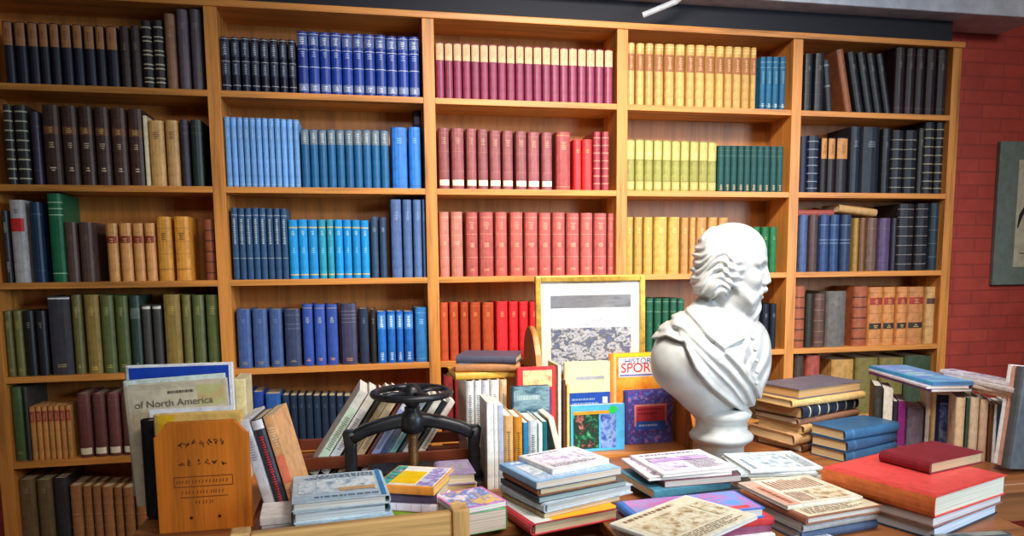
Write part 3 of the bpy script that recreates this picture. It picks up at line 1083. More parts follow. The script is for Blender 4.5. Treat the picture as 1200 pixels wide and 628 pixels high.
    def line(pts):
        best = np.full(X.shape, 9, np.float32)
        side = np.zeros(X.shape, np.float32)
        for (x0, z0), (x1, z1) in zip(pts, pts[1:]):
            dx, dz = x1 - x0, z1 - z0
            L2 = dx * dx + dz * dz
            tt = np.clip(((X - x0) * dx + (Z - z0) * dz) / L2, 0, 1)
            dd = np.sqrt((X - x0 - tt * dx) ** 2 + (Z - z0 - tt * dz) ** 2)
            sd = (dx * (Z - z0) - dz * (X - x0)) / math.sqrt(L2)
            m = dd < best
            best = np.where(m, dd, best)
            side = np.where(m, np.sign(sd), side)
        return best, side
    front = sm(-Y, -.06, .02)
    b1, s1 = line(px([(740, 402), (764, 394), (783, 388), (804, 394), (817, 421), (836, 445), (852, 460), (872, 478)]))
    cape = sm(b1 * s1, -.004, .006)
    relief = .013 * cape + .006 * np.exp(-((b1 - .008) / .009) ** 2) * cape - .006 * np.exp(-(b1 / .006) ** 2) * (s1 < 0)
    for pts, amp, wd in (([(792, 372), (815, 386), (833, 402), (856, 423), (878, 450), (886, 470)], .009, .010),
                         ([(806, 361), (826, 378), (848, 399), (868, 420), (888, 447), (896, 466)], .010, .009),
                         ([(800, 384), (822, 402), (842, 424), (862, 446), (876, 466)], .006, .006),
                         ([(775, 380), (800, 374), (822, 384), (846, 408)], .005, .007),
                         ([(786, 366), (806, 368), (836, 390)], .005, .006)):
        bb, sd = line(px(pts))
        relief += amp * np.exp(-(bb / wd) ** 2) - .55 * amp * np.exp(-((bb - 1.9 * wd) / (wd * .8)) ** 2) * (sd < 0)
    bs, sgn = line(px([(826, 372), (848, 397), (868, 420), (890, 447), (900, 470)]))
    shirt = sm(bs * sgn, .006, .014) * sm(.40 - Z, 0, .03)
    relief += shirt * (-.006 + .0038 * np.sin(150 * (X - .35 * (Z - .3)) + 1.2 * np.sin(35 * Z)))
    low = (1 - cape) * sm(-X, -.02, .06)
    relief += low * .004 * np.sin(26 * (X + .3 * Z) + 1.5 * np.sin(14 * Z))
    poly = px([(822, 338), (838, 352), (852, 366), (866, 380), (874, 392), (862, 397), (850, 402), (838, 392), (824, 379), (804, 360)])
    sdp = np.full(X.shape, 9, np.float32)
    ins = np.zeros(X.shape, bool)
    for (x0, z0), (x1, z1) in zip(poly, poly[1:] + poly[:1]):
        dx, dz = x1 - x0, z1 - z0
        tt = np.clip(((X - x0) * dx + (Z - z0) * dz) / (dx * dx + dz * dz), 0, 1)
        sdp = np.minimum(sdp, np.sqrt((X - x0 - tt * dx) ** 2 + (Z - z0 - tt * dz) ** 2))
        cr = ((z0 > Z) != (z1 > Z)) & (X < (x1 - x0) * (Z - z0) / ((z1 - z0) or 1e-9) + x0)
        ins ^= cr
    sdp = np.where(ins, sdp, -sdp)
    inner = np.exp(-((sdp - .012) / .008) ** 2)
    relief = relief * (1 - .7 * sm(sdp, -.004, .004)) + .015 * sm(sdp, -.002, .004) - .006 * np.exp(-((sdp + .006) / .005) ** 2)
    t = t - relief * front
    # buttons down the shirt front
    for q in range(5):
        zz = .375 - .034 * q
        xx = .094 + .010 * q - .0016 * q * q
        t = su(t, ell((xx, -.098 - .006 * q, zz), (.008, .008, .008)), .004)
    d = su(d, t, .022)
    # cut flat and scooped below
    d = np.maximum(d, .100 + .10 * np.clip(np.abs(X) - .1, 0, 1) - Z)
    return d, lo, h


BS = .957
bust_o = aty(844.5, 525, -.70)
bth = math.atan2(-(bust_o.x - CAM[0]), bust_o.y - CAM[1])
bz = bust_o.z - TZ
bust = empty('bust', Matrix.Translation((bust_o.x, bust_o.y, TZ)) @ Matrix.Rotation(bth, 4, 'Z'), 'white plaster bust of a bearded balding man in a draped cloak', 'bust')


def plaster():
    m, nt, b = newmat('white_plaster')
    v = coords(nt)
    n = noise(nt, v, 14, 6)
    nt.links.new(ramp(nt, n, [(.3, lin((166, 168, 165))), (.65, lin((187, 190, 188)))]), b.inputs['Base Color'])
    b.inputs['Roughness'].default_value = .36
    b.inputs['Specular IOR Level'].default_value = .5
    bump(nt, b, noise(nt, v, 160, 3), .08, .001)
    return m


PLA = plaster()
Fd, lo_, h_ = bust_field()
V, Q = surface_nets(Fd, lo_, h_)
V = V * np.array([BS * .935, BS * .95, BS]) + np.array([0, 0, bz])
obj('figure', V.tolist(), Q.tolist(), PLA, bust, None, True)
bm_ = bmesh.new()
zb_ = bz + .118 * BS
lathe(bm_, [(.078, 0), (.080, .010), (.072, .018), (.070, bz + .012), (.082, bz + .024), (.096, bz + .034), (.098, bz + .044), (.092, bz + .052), (.080, bz + .062), (.078, bz + .090), (.088, bz + .104), (.092, zb_ + .004), (.08, zb_ + .02)], 48)
bmobj('socle', bm_, PLA, bust, True)

# ------------------------------------------------------------------ book press
IRON = plain('black_cast_iron', (36, 38, 42), .38, .35, .25, 60, .15)
BRASS = plain('worn_brown_screw', (120, 84, 46), .45, .5, .3, 60)
press = empty('book_press', Matrix.Translation((1.367, -.722, TZ)) @ Matrix.Rotation(R(-3), 4, 'Z'), 'black cast-iron book press with arched frame and round handwheel', 'book press')
boxo('base_plate', (-.19, -.06, 0), (.19, .06, .022), IRON, press, .005)
bm_ = bmesh.new()
arch = []
for i in range(25):
    q = -1 + 2 * i / 24
    arch.append((.170 * q, 0, .1555 + .040 * (1 - abs(q) ** 1.7) - .03 * max(0, abs(q) - .8)))
sweep(bm_, arch, [.05 - .012 * (1 - abs(-1 + 2 * i / 24)) for i in range(25)], [.034 + .006 * (1 - abs(-1 + 2 * i / 24)) for i in range(25)], 10, True)
bmobj('arch', bm_, IRON, press, True)
for s in (-1, 1):
    bm_ = bmesh.new()
    sweep(bm_, [(s * .176, 0, .0215), (s * .174, 0, .05), (s * .174, 0, .12), (s * .175, 0, .165), (s * .175, 0, .172)], [.05, .042, .04, .05, .03], [.05, .034, .034, .042, .03], 10, True)
    bmobj('post', bm_, IRON, press, True)
bm_ = bmesh.new()
lathe(bm_, [(.024, .158), (.033, .164), (.036, .18), (.036, .205), (.030, .214), (.022, .222), (.022, .232)], 24)
bmobj('hub', bm_, IRON, press, True)
bm_ = bmesh.new()
prof = [(.013, .062)]
for k in range(18):
    z = .064 + .0053 * k
    prof += [(.0125, z), (.0155, z + .002), (.0125, z + .004)]
prof.append((.0125, .162))
lathe(bm_, prof, 16)
bmobj('screw', bm_, BRASS, press, True)
bm_ = bmesh.new()
bx(bm_, (-.13, -.05, .04), (.13, .05, .060), .004)
bmobj('platen', bm_, IRON, press)
wheel_z = .272
bm_ = bmesh.new()
ns = 48
rg = []
for i in range(ns):
    a = 2 * math.pi * i / ns
    rg.append([bm_.verts.new(((.106 + .012 * math.cos(b)) * math.cos(a), (.106 + .012 * math.cos(b)) * math.sin(a), wheel_z + .010 * math.sin(b))) for b in [math.pi / 4 * k for k in range(8)]])
for i in range(ns):
    for k in range(8):
        bm_.faces.new([rg[i][k], rg[(i + 1) % ns][k], rg[(i + 1) % ns][(k + 1) % 8], rg[i][(k + 1) % 8]])
wheel = bmobj('handwheel', bm_, IRON, press, True)
bm_ = bmesh.new()
lathe(bm_, [(.012, .231), (.02, .238), (.026, wheel_z - .014), (.026, wheel_z + .012), (.016, wheel_z + .02), (.010, wheel_z + .026)], 20)
bmobj('wheel_boss', bm_, IRON, wheel, True)
for k in range(4):
    a = math.pi / 2 * k + .5
    ca_, sa_ = math.cos(a), math.sin(a)
    bm_ = bmesh.new()
    sweep(bm_, [(.018 * ca_, .018 * sa_, wheel_z), (.06 * ca_, .06 * sa_, wheel_z + .004), (.100 * ca_, .100 * sa_, wheel_z)], .020, .012, 8)
    bmobj('spoke', bm_, IRON, wheel, True)
#PART4
# ------------------------------------------------------------------ things on the tables
BOARD = Matrix(((0, 1, 0, 0), (-1, 0, 0, 0), (0, 0, 1, 0), (0, 0, 0, 1)))     # cover turned to the room
P_SNOW = picture([(60, 66, 74), (150, 156, 176), (214, 214, 220), (90, 104, 130), (44, 50, 60)], 26, 1, (1, 1, 2.2))
P_GREEN = picture([(216, 150, 130), (150, 90, 80), (26, 44, 40), (24, 70, 50), (60, 150, 100), (170, 200, 170)], 34, 2)
P_BLUE = picture([(24, 34, 70), (60, 90, 170), (140, 170, 220), (30, 40, 60)], 40, 3)
P_AFR = picture([(240, 176, 60), (220, 80, 90), (80, 130, 220), (90, 80, 170), (60, 66, 140), (140, 76, 160), (96, 150, 224), (244, 190, 76)], 44, 4)
P_SEA = picture([(28, 52, 66), (60, 96, 112), (130, 160, 168), (36, 60, 70)], 20, 5, (1, .6, 2))
P_MAG = picture([(90, 90, 110), (190, 190, 206), (232, 230, 236), (160, 120, 170), (210, 206, 220)], 18, 6)
P_MAG2 = picture([(170, 190, 210), (226, 232, 238), (240, 240, 240), (130, 160, 190), (220, 214, 200)], 16, 7)
P_MAG3 = picture([(150, 120, 90), (226, 214, 180), (240, 234, 214), (190, 110, 90), (120, 130, 110)], 20, 8)
P_KID = picture([(240, 190, 30), (250, 214, 60), (236, 120, 60), (60, 110, 210), (240, 240, 230)], 20, 9)
P_ORG = picture([(226, 90, 40), (240, 150, 50), (250, 190, 80), (200, 60, 50)], 10, 10)
P_FLOR = picture([(226, 214, 170), (200, 180, 110), (240, 236, 220), (150, 150, 90)], 60, 11)
P_LAND = picture([(70, 90, 110), (150, 170, 190), (200, 210, 216), (90, 100, 90), (60, 70, 60)], 14, 12)


def mag_art(seed, base=(232, 230, 232), bar=None, title=(60, 60, 90), cols_=None, big=True):
    g = random.Random(seed)
    cols_ = cols_ or [(60, 66, 80), (130, 140, 150), (200, 190, 176), (226, 226, 226), (110, 96, 90)]
    P = picture(cols_, g.uniform(36, 60), seed)
    A = [(.02, .02, .98, .98, base)]
    if bar:
        A.append((.02, .80, .98, .98, bar))
    A.append((.08, .82, .86, .95, ('lines', 1, title)))
    if big:
        A.append((.08, .26, .74, .76, P))
        A.append((.08, .06, .92, .22, ('lines', 5, title)))
        A.append((.78, .3, .94, .74, picture(cols_[::-1], g.uniform(40, 70), seed + 100)))
    else:
        A.append((.08, .08, .46, .50, P))
        A.append((.52, .10, .94, .74, ('lines', 12, title)))
        A.append((.08, .54, .46, .76, ('lines', 5, title)))
    return A


PG_W, PG_C, PG_T = (236, 232, 222), (230, 212, 176), (206, 172, 124)


def soft(c, **k):
    return dict(c=c, soft=True, **k)


def facing(name, px0, px1, top, y, T, st, label, zb=TZ, back=0, spin=0, cat='book', turn=0):
    """A book stood up with its front cover to the room; spine at px0, fore-edge at px1, top edge at row top."""
    a, b, t = aty(px0, top + 20, y), aty(px1, top + 20, y), aty((px0 + px1) / 2, top, y)
    return upright(name, a.x, y, zb + .0003, t.z - zb, b.x - a.x, T, st, label, None, R(-90 + turn), back, cat, spin)


# -- wooden trough with upright books on the table's near end
OR = (206, 116, 36)
TW, TWH = wood('orange_pine', OR, 2, .74), wood('orange_pine_along', OR, 1, .74)
tx0, tx1 = aty(184, 560, -.95).x, aty(294, 560, -.95).x
tzt = aty(238, 493, -.95).z
trough = empty('book_trough', Matrix.Translation(((tx0 + tx1) / 2, -.95, TZ)), 'orange pine book trough with carved end panel and clipped corners', 'book trough')
hw, hh = (tx1 - tx0) / 2, tzt - TZ
out = [(-hw, 0), (hw, 0), (hw, hh - .034), (hw - .010, hh - .030), (hw - .026, hh - .010), (hw - .030, hh), (-hw + .030, hh), (-hw + .026, hh - .010), (-hw + .010, hh - .030), (-hw, hh - .034)]
for y in (-.011, .505):
    bm_ = bmesh.new()
    prism(bm_, out, 1, y, y + .02, .002)
    for q_ in (bm_.verts if y > 0 else ()):
        q_.co.z *= .55
    ep = bmobj('end_panel', bm_, TW, trough)
    front_panel = ep if y < 0 else front_panel
boxo('base_board', (-hw + .004, .0095, .004), (hw - .004, .5045, .014), TWH, trough, .001)
CARV = plain('dark_carved_grooves', (112, 54, 18), .7)
v, f = [], []


def stroke(x0, z0, x1, z1, w):
    d = Vector((x1 - x0, z1 - z0))
    n = Vector((-d.y, d.x)).normalized() * w / 2
    b = len(v)
    for sx, sz in ((x0 + n.x, z0 + n.y), (x1 + n.x, z1 + n.y), (x1 - n.x, z1 - n.y), (x0 - n.x, z0 - n.y)):
        v.append((sx, -.0116, sz))
    f.append((b + 3, b + 2, b + 1, b))


for zc, n, h in ((hh - .050, 7, .026), (hh - .098, 6, .024)):
    for i in range(n):
        xc = -.056 + .112 * (i + .5) / n
        for q in range(3):
            a = rng.uniform(0, math.pi)
            l = h * rng.uniform(.25, .5)
            ox, oz = rng.uniform(-.004, .004), rng.uniform(-.006, .006)
            stroke(xc + ox - l * math.cos(a) * .5, zc + oz - l * math.sin(a) * .5, xc + ox + l * math.cos(a) * .5, zc + oz + l * math.sin(a) * .5, .0028)
for za, xa in ((hh - .132, .066), (hh - .156, .066), (hh - .182, .054)):
    stroke(-xa, za, xa, za, .0022)
for zc, xa in ((hh - .144, .06), (hh - .170, .05), (hh - .195, .02)):
    x = -xa
    while x < xa:
        stroke(x, zc - .004, x + .002, zc + .004, .0022)
        x += rng.uniform(.005, .010)
for x in (-hw, ):
    stroke(-.066, hh - .156, -.066, hh - .132, .002)
    stroke(.066, hh - .156, .066, hh - .132, .002)
obj('carved_lettering', v, f, CARV, front_panel)
for s in (-1, 1):
    bm_ = bmesh.new()
    sweep(bm_, [(s * .032, -.0105, .035), (s * .032, -.0125, .035)], .007, .007, 12)
    bmobj('screw', bm_, plain('dark_screw_head', (60, 36, 24), .5, .6), front_panel)
zt0 = TZ + .0145
facing('hardback_book', 181, 284, 484, -.905, .032, S((226, 186, 104), pg=(240, 206, 130), art=[(0, .80, .2, 1, (222, 176, 36))]), 'yellow-edged book standing first behind the carved pine panel', zt0)
facing('hardback_book', 166, 276, 489, -.855, .034, S((30, 30, 36), wear=.3), 'black book standing in the pine trough, sticking out beside its panel', zt0)
facing('paperback_book', 176, 271, 478, -.815, .012, soft((232, 232, 236), pg=PG_W), 'thin white book standing behind the black one in the trough', zt0)
r_ = facing('hardback_book', 152, 273, 450, -.765, .03, S((196, 184, 160), wear=.12, art=[(.04, .05, .96, .96, (206, 194, 168)), (.70, .80, .98, .97, picture([(210, 150, 110), (190, 190, 130), (220, 200, 160)], 18, 21)), (.4, .90, .68, .95, ('lines', 1, (100, 90, 80)))], text=[('of North America', .06, .815, .026, (104, 98, 92))]), 'grey-tan book headed of North America, standing in the pine trough', zt0, 0, R(-2.5))
facing('hardback_book', 152, 271, 444, -.725, .022, S((206, 222, 216), art=[(.0, .0, .9, .955, (44, 104, 76))]), 'white and green book between the blue atlas and grey-tan book', zt0, 0, R(-2.5))
facing('hardback_book', 148, 273, 427, -.665, .036, S((226, 226, 230), art=[(0, 0, .975, .99, (28, 66, 168))], pg=PG_W), 'big dark blue atlas with white edges, tallest in the trough', zt0)
q_ = aty(282, 470, -.60)
upright('paperback_book', q_.x, -.60, zt0, aty(282, 444, -.60).z - zt0, .12, .030, soft((226, 212, 166), bands=[(.02, .98, (222, 206, 150))], art=[]), 'cream floral-spined paperback rising behind the blue atlas')
# books leaning against the trough
lx = tx1 + .034
upright('paperback_book', lx + .012, -.925, TZ, .262, .17, .024, soft((206, 206, 210), pg=PG_W, let=[(.6, .9, (150, 150, 160))]), 'grey-white paperback leaning on the side of the pine trough', None, R(-6), R(-14))
upright('hardback_book', lx + .012 + .030, -.925, TZ, .262, .16, .030, S((48, 48, 58), bands=[(.9, .99, (220, 220, 224))], let=[(.12, .84, (214, 60, 76))]), 'charcoal book with red spine lettering leaning beside the trough', None, R(-6), R(-14))
upright('paperback_book', lx + .012 + .0605, -.925, TZ, .270, .16, .024, soft((238, 176, 120), art=[], bands=[(.35, .62, (240, 128, 96))], let=[(.12, .3, (220, 110, 80)), (.7, .9, (240, 214, 170))]), 'peach-coloured paperback leaning over the charcoal book', None, R(-6), R(-14))


def pile(L, F, Rr, zb, items, fit=None):
    """Things lying on each other.  L, F, Rr: where the top one's corners show.  items from the bottom up:
    (name, T, spine side, style, label, scale_w, scale_d, dx, dy, turn, category)"""
    zt = zb + sum(i[1] for i in items)
    l, f_, r = (atz(*p, zt).to_2d() for p in (L, F, Rr))
    a1 = math.atan2((r - f_).y, (r - f_).x)
    a2 = math.atan2((l - f_).y, (l - f_).x) - math.pi / 2
    a = (a1 + a2) / 2
    ex = Vector((math.cos(a), math.sin(a)))
    ey = Vector((-ex.y, ex.x))
    w, d = abs((r - l).dot(ex)), abs((r - l).dot(ey))
    c = (l + r) / 2
    z = zb
    for it in items:
        name, T, side, st, label = it[:5]
        sw, sd, dx, dy, tr = (list(it[5:10]) + [1, 1, 0, 0, 0][len(it[5:10]):])
        cat = it[10] if len(it) > 10 else ('magazine' if name == 'magazine' else 'book')
        p = c + ex * dx + ey * dy
        flat(name, p.x, p.y, z + .0004, w * sw, d * sd, T - .0008, a + R(tr), side, st, label, None, cat)
        z += T
    return c, a, w, d, zt


def cov(pic=None, c=None, n=2, ink=(60, 60, 80), hi=(.62, .96), box=(.08, .08, .92, .58)):
    A = []
    if pic:
        A.append((*box, pic))
    A.append((.1, hi[0], .9, hi[1], ('lines', n, ink)))
    return A


HB, PB, MG = 'hardback_book', 'paperback_book', 'magazine'
# -- stack of large pale books, near the trough
pile((341, 559), (351, 587), (461, 578), TZ, [
    (HB, .026, 'R', S((150, 160, 162), pg=PG_W), 'grey-green large book at the bottom of the pale stack by the trough', 1.02, 1.02),
    (HB, .030, 'R', S((176, 204, 218), pg=(214, 226, 230)), 'pale blue large book, second from the bottom of the stack', 1, 1, .004),
    (HB, .028, 'R', S((190, 212, 222), pg=(222, 230, 232)), 'pale blue-grey large book, second from the top of its stack', .98, .98, -.003, .004, 1),
    (HB, .022, 'R', S((196, 214, 226), pg=PG_W, art=mag_art(11, (190, 206, 218), (170, 196, 214), (90, 110, 130), [(90, 110, 130), (150, 176, 196), (206, 220, 228), (236, 240, 242), (130, 140, 140)]) + [(0, 0, .05, 1, (60, 130, 190)), (.1, .62, .5, .74, (200, 160, 110))]), 'large book with grey-blue photo cover topping the pale stack', .98, .98, 0, 0, -2)])
q_ = atz(324, 606, TZ + .03)
flat(PB, q_.x, q_.y + .01, TZ + .0004, .075, .12, .026, R(10), 'F', soft((150, 144, 150), pg=PG_W), 'small grey paperback lying between the trough and the pale stack')
flat(PB, q_.x, q_.y + .01, TZ + .0272, .07, .11, .02, R(4), 'F', soft((226, 224, 220), pg=PG_W), 'small white paperback lying on a small grey one')
# -- children's books in the middle
pile((468, 545), (453, 565), (508, 571), TZ, [
    (PB, .030, 'F', soft((176, 216, 60), pg=PG_W, let=[(.2, .8, (220, 236, 140))]), 'lime green paperback at the bottom, under the yellow book', .78, .82, .014, 0, 3),
    (PB, .020, 'F', soft((236, 226, 238), pg=PG_W, gilt=[.3, .5, .8], gc=(230, 120, 140)), 'white and pink paperback on the lime green one', .85, .9, .014),
    (PB, .026, 'F', soft((92, 76, 100), pg=PG_C), 'dull violet paperback under the yellow-covered book', .9, .9, .006, .004, 3),
    (PB, .022, 'F', soft((240, 150, 60), pg=(244, 196, 110), art=[(.02, .02, .98, .98, (240, 236, 226)), (.1, .36, .72, .80, (246, 202, 20)), (.04, .80, .96, .98, picture([(60, 160, 150), (90, 190, 170), (40, 110, 110), (230, 220, 220)], 30, 31)), (.04, .04, .94, .32, picture([(50, 80, 200), (230, 230, 250), (120, 90, 190), (250, 250, 250)], 40, 32))]), 'bright yellow children\'s book with blue corner, topping its pile')])
pile((506, 541), (522, 555), (559, 553), TZ, [
    (HB, .030, 'L', S((196, 110, 76), pg=PG_C), 'rust-covered book at the bottom of a small cream pile', 1, 1),
    (PB, .032, 'L', soft((226, 196, 150), pg=PG_T), 'thick tan-edged paperback in the middle of a small pile', .96, .96, 0, 0, 3),
    (HB, .030, 'L', S((150, 132, 166), pg=PG_C, art=[(.1, .2, .9, .8, picture([(120, 110, 150), (170, 160, 180), (90, 80, 110)], 20, 33))]), 'mauve-grey book topping the small cream pile by the press', 1, 1, 0, 0, -3)])
pile((511, 579), (534, 597), (594, 588), TZ, [
    (PB, .052, 'R', soft((90, 190, 110), pg=(224, 204, 184)), 'thick cream-edged paperback with green spine at the table edge', 1.0, 1.0, 0, 0),
    (PB, .014, 'R', soft((216, 130, 210), pg=PG_W, art=[(.05, .05, .95, .95, picture([(240, 130, 110), (250, 200, 60), (70, 120, 210), (250, 240, 240), (160, 110, 210)], 22, 34))]), 'pink, yellow and blue picture book lying near the table edge', 1.0, 1.0, 0, .004, 5)])

# -- rack of leaning periodicals behind the press
DKW, DKV = wood('dark_red_wood', (110, 52, 32), 0), wood('dark_red_wood_upright', (110, 52, 32), 2)
rx0, rx1 = 1.005, 1.70
ry0, ry1 = -.625, -.375
rack = empty('book_rack', Matrix.Translation(((rx0 + rx1) / 2, (ry0 + ry1) / 2, TZ)), 'low dark red wooden rack of leaning papers behind the press', 'rack')
hx, hy = (rx1 - rx0) / 2, (ry1 - ry0) / 2
boxo('bottom_board', (-hx + .0205, -hy + .013, .004), (hx - .0205, hy - .013, .014), DKW, rack, .001)
for y in (-hy, hy - .012):
    boxo('rail', (-hx + .0205, y, .040), (hx - .0205, y + .012, .075), DKW, rack, .002)
    boxo('rail', (-hx + .0205, y, .004), (hx - .0205, y + .012, .022), DKW, rack, .002)
for x in (-hx, hx - .02):
    boxo('end_board', (x, -hy, 0), (x + .02, hy, .078), DKV, rack, .003)
zr = TZ + .0147
cols = [((218, 222, 220), (190, 214, 190), 'grey-white magazine with pale green cover'), ((226, 222, 214), (210, 210, 214), 'white magazine with plain grey cover'),
        ((70, 66, 60), (80, 76, 70), 'black-spined magazine'), ((196, 176, 140), (180, 160, 120), 'tan-covered magazine'), ((216, 190, 150), (206, 180, 140), 'cream-brown magazine'),
        ((92, 50, 50), (110, 60, 60), 'dark maroon magazine'), ((214, 214, 226), (150, 160, 206), 'lavender-white magazine'), ((226, 224, 222), (60, 80, 120), 'white magazine with a navy stripe'),
        ((200, 216, 216), (120, 170, 170), 'pale teal magazine'), ((60, 64, 60), (50, 60, 60), 'dark grey-green magazine'), ((222, 218, 206), (200, 196, 190), 'ivory magazine'),
        ((40, 44, 52), (44, 48, 56), 'near-black magazine'), ((214, 210, 204), (206, 200, 190), 'pale grey magazine')]
x = rx0 + .062
for i, (c1, c2, nm) in enumerate(cols):
    T = [.026, .024, .012, .018, .022, .010, .018, .022, .016, .012, .02, .014, .018][i]
    ln = R(33)
    H = [.285, .275, .27, .275, .27, .265, .27, .26, .25, .25, .245, .24, .24][i]
    step = T / math.cos(ln) + .003
    yy = -.605 + .004 * (i % 3)
    T -= .0006
    m_ = Matrix.Translation((x, yy, zr + T * math.sin(ln))) @ Matrix.Rotation(ln, 4, 'Y') @ Matrix.Translation((T / 2, 0, 0))
    build_book(empty('magazine', m_, nm + ', leaning in the dark red rack', 'magazine', 'periodicals in the rack'), H, .2, T,
               soft(c1, pg=PG_W, bands=[(.2, .8, c2)], let=[(.3, .7, (120, 120, 120))]))
    x += step
# upright white and grey volumes at the rack's end carry a flat pile
x = aty(546, 470, -.60).x
for i, (p, c, nm) in enumerate([(.028, (206, 206, 204), 'pale grey volume with plain spine'), (.022, (236, 236, 232), 'bright white volume'), (.026, (190, 190, 196), 'mid-grey volume'), (.03, (226, 220, 206), 'ivory volume'), (.024, (214, 180, 136), 'tan volume with bare spine')]):
    upright('hardback_book', x + p / 2, -.595, zr, .262, .2, p - .001, S(c, pg=PG_W, let=[(.5, .85, (120, 120, 124))]), nm + ' standing at the end of the dark red rack', None)
    x += p
zs_ = zr + .2632
hc = aty(568, 436, -.50)
flat(HB, hc.x - .005, -.495, zs_, .205, .15, .022, R(4), 'F', S((206, 150, 50), pg=(226, 180, 100), wear=.2), 'ochre book lying on the upright grey volumes, lowest of three')
flat(HB, hc.x + .01, -.50, zs_ + .0226, .20, .15, .024, R(-9), 'F', S((176, 116, 70), pg=PG_T, art=[(.05, .05, .95, .95, (150, 170, 190))]), 'brown book in the middle of three above the grey volumes')
flat(HB, hc.x + .018, -.495, zs_ + .0472, .19, .145, .024, R(-20), 'F', S((76, 74, 92), pg=PG_T, wear=.12), 'slate-violet book topping the three above the grey volumes')

# -- upright books between press and easel rack
x = aty(571, 540, -.80).x
for T, top, c, nm, so in ((.020, 470, (214, 218, 214), 'tall grey-white paperback', True), (.012, 472, (226, 226, 224), 'thin tall white paperback', True), (.016, 474, (186, 190, 206), 'pale lilac-grey paperback', True),
                          (.030, 487, (226, 180, 120), 'buff-coloured hardback', False), (.026, 489, (206, 140, 44), 'ochre hardback', False), (.014, 496, (46, 130, 176), 'bright blue paperback', True),
                          (.030, 494, (200, 204, 206), 'pale silver hardback', False), (.012, 498, (206, 222, 226), 'ice-white paperback', True), (.014, 496, (36, 108, 110), 'dark teal paperback', True)):
    h = aty(600, top, -.80).z - TZ
    upright('paperback_book' if so else 'hardback_book', x + T / 2, -.80, TZ, h, .13, T - .0008, dict(c=c, soft=so, pg=PG_W, let=[(.3, .8, tuple(v * .6 for v in c))] if not so else []), nm + ' in the row of spines right of the press', 'row of spines beside the press')
    x += T
upright('paperback_book', x + .056, -.80, TZ, .20, .13, .016, soft((236, 214, 190), pg=PG_W), 'cream paperback leaning on the end of the row of spines', None, 0, R(-13))
facing('hardback_book', 598, 643, 452, -.62, .02, S((44, 66, 78), art=[(0, 0, 1, 1, P_SEA), (.1, .8, .8, .92, ('lines', 1, (170, 190, 190)))]), 'dark seascape-covered book standing behind the row of spines')
facing('hardback_book', 605, 650, 430, -.585, .018, S((214, 56, 60), art=[(.08, .0, .9, .78, picture([(60, 40, 60), (120, 60, 90), (90, 80, 110)], 24, 41)), (.1, .80, .9, .97, picture([(240, 150, 60), (250, 220, 160), (226, 90, 60)], 30, 42))]), 'red-bordered orange-topped book standing beside the picture')
facing('paperback_book', 652, 659, 432, -.60, .03, soft((222, 230, 214)), 'thin pale green-white booklet standing edge-on by the rack') if False else None

# -- display rack with arched ends
HO, HOV = wood('honey_oak', (196, 126, 62), 0), wood('honey_oak_upright', (196, 126, 62), 2)
dx0, dx1 = 1.795, 2.285
dy0, dy1 = -.56, -.33
disp = empty('display_rack', Matrix.Translation(((dx0 + dx1) / 2, (dy0 + dy1) / 2, TZ)), 'honey oak display rack with arched ends, holding front-facing books', 'rack')
hx, hy = (dx1 - dx0) / 2, (dy1 - dy0) / 2
for x0, ht in ((-hx - .018, .425), (hx, .30)):
    out = [(-hy, 0), (hy, 0), (hy, ht - .08)]
    for k in range(9):
        a = math.pi / 2 * k / 8
        out.append((hy - .08 + .08 * math.cos(a), ht - .08 + .08 * math.sin(a)))
    for k in range(7):
        a = k / 6
        out.append((hy - .10 - .10 * math.sin(a * 1.4), ht - .16 * a ** 1.6 - .002))
    out.append((-hy, ht - .22))
    bm_ = bmesh.new()
    prism(bm_, out, 0, x0, x0 + .018, .003)
    bmobj('end_panel', bm_, HOV, disp)
boxo('base_board', (-hx + .0005, -hy, 0), (hx - .0005, hy, .014), HO, disp, .002)
for z in (.08, .2, .3):
    if z < .29:
        boxo('back_slat', (-hx + .0005, hy - .014, z), (hx - .0005, hy - .002, z + .05), HO, disp, .002)
# gold-framed picture standing behind the display rack
pc0, pc1, pct = aty(628, 380, -.315), aty(756, 380, -.315), aty(690, 323, -.315)
pw, phh = pc1.x - pc0.x, pct.z - TZ
GOLD = plain('gilt_frame', (206, 168, 74), .35, .55, .2, 40)
pic = empty('framed_picture', Matrix.Translation(((pc0.x + pc1.x) / 2, -.318, TZ)) @ Matrix.Rotation(R(-1.5), 4, 'X'), 'gold-framed snowy landscape picture standing behind the display rack', 'picture')
fw = .020
for nm, lo, hi in (('a', (-pw / 2, -.011, 0), (-pw / 2 + fw, .011, phh)), ('b', (pw / 2 - fw, -.011, 0), (pw / 2, .011, phh)), ('c', (-pw / 2 + fw, -.011, phh - fw), (pw / 2 - fw, .011, phh)), ('d', (-pw / 2 + fw, -.011, 0), (pw / 2 - fw, .011, fw))):
    boxo('frame_rail', lo, hi, GOLD, pic, .003)
boxo('mount', (-pw / 2 + fw, -.002, fw), (pw / 2 - fw, .006, phh - fw), plain('cream_mount', (226, 226, 214), .7), pic, 0)
pz1 = phh - .068
bw0, bw1 = -pw / 2 + .055, pw / 2 - .052
bm_ = bmesh.new()
bx(bm_, (bw0, -.0036, .16), (bw1, -.0024, pz1))
ph_ = bmobj('photograph', bm_, plain('pale_photo_paper', (196, 202, 214), .4), pic)
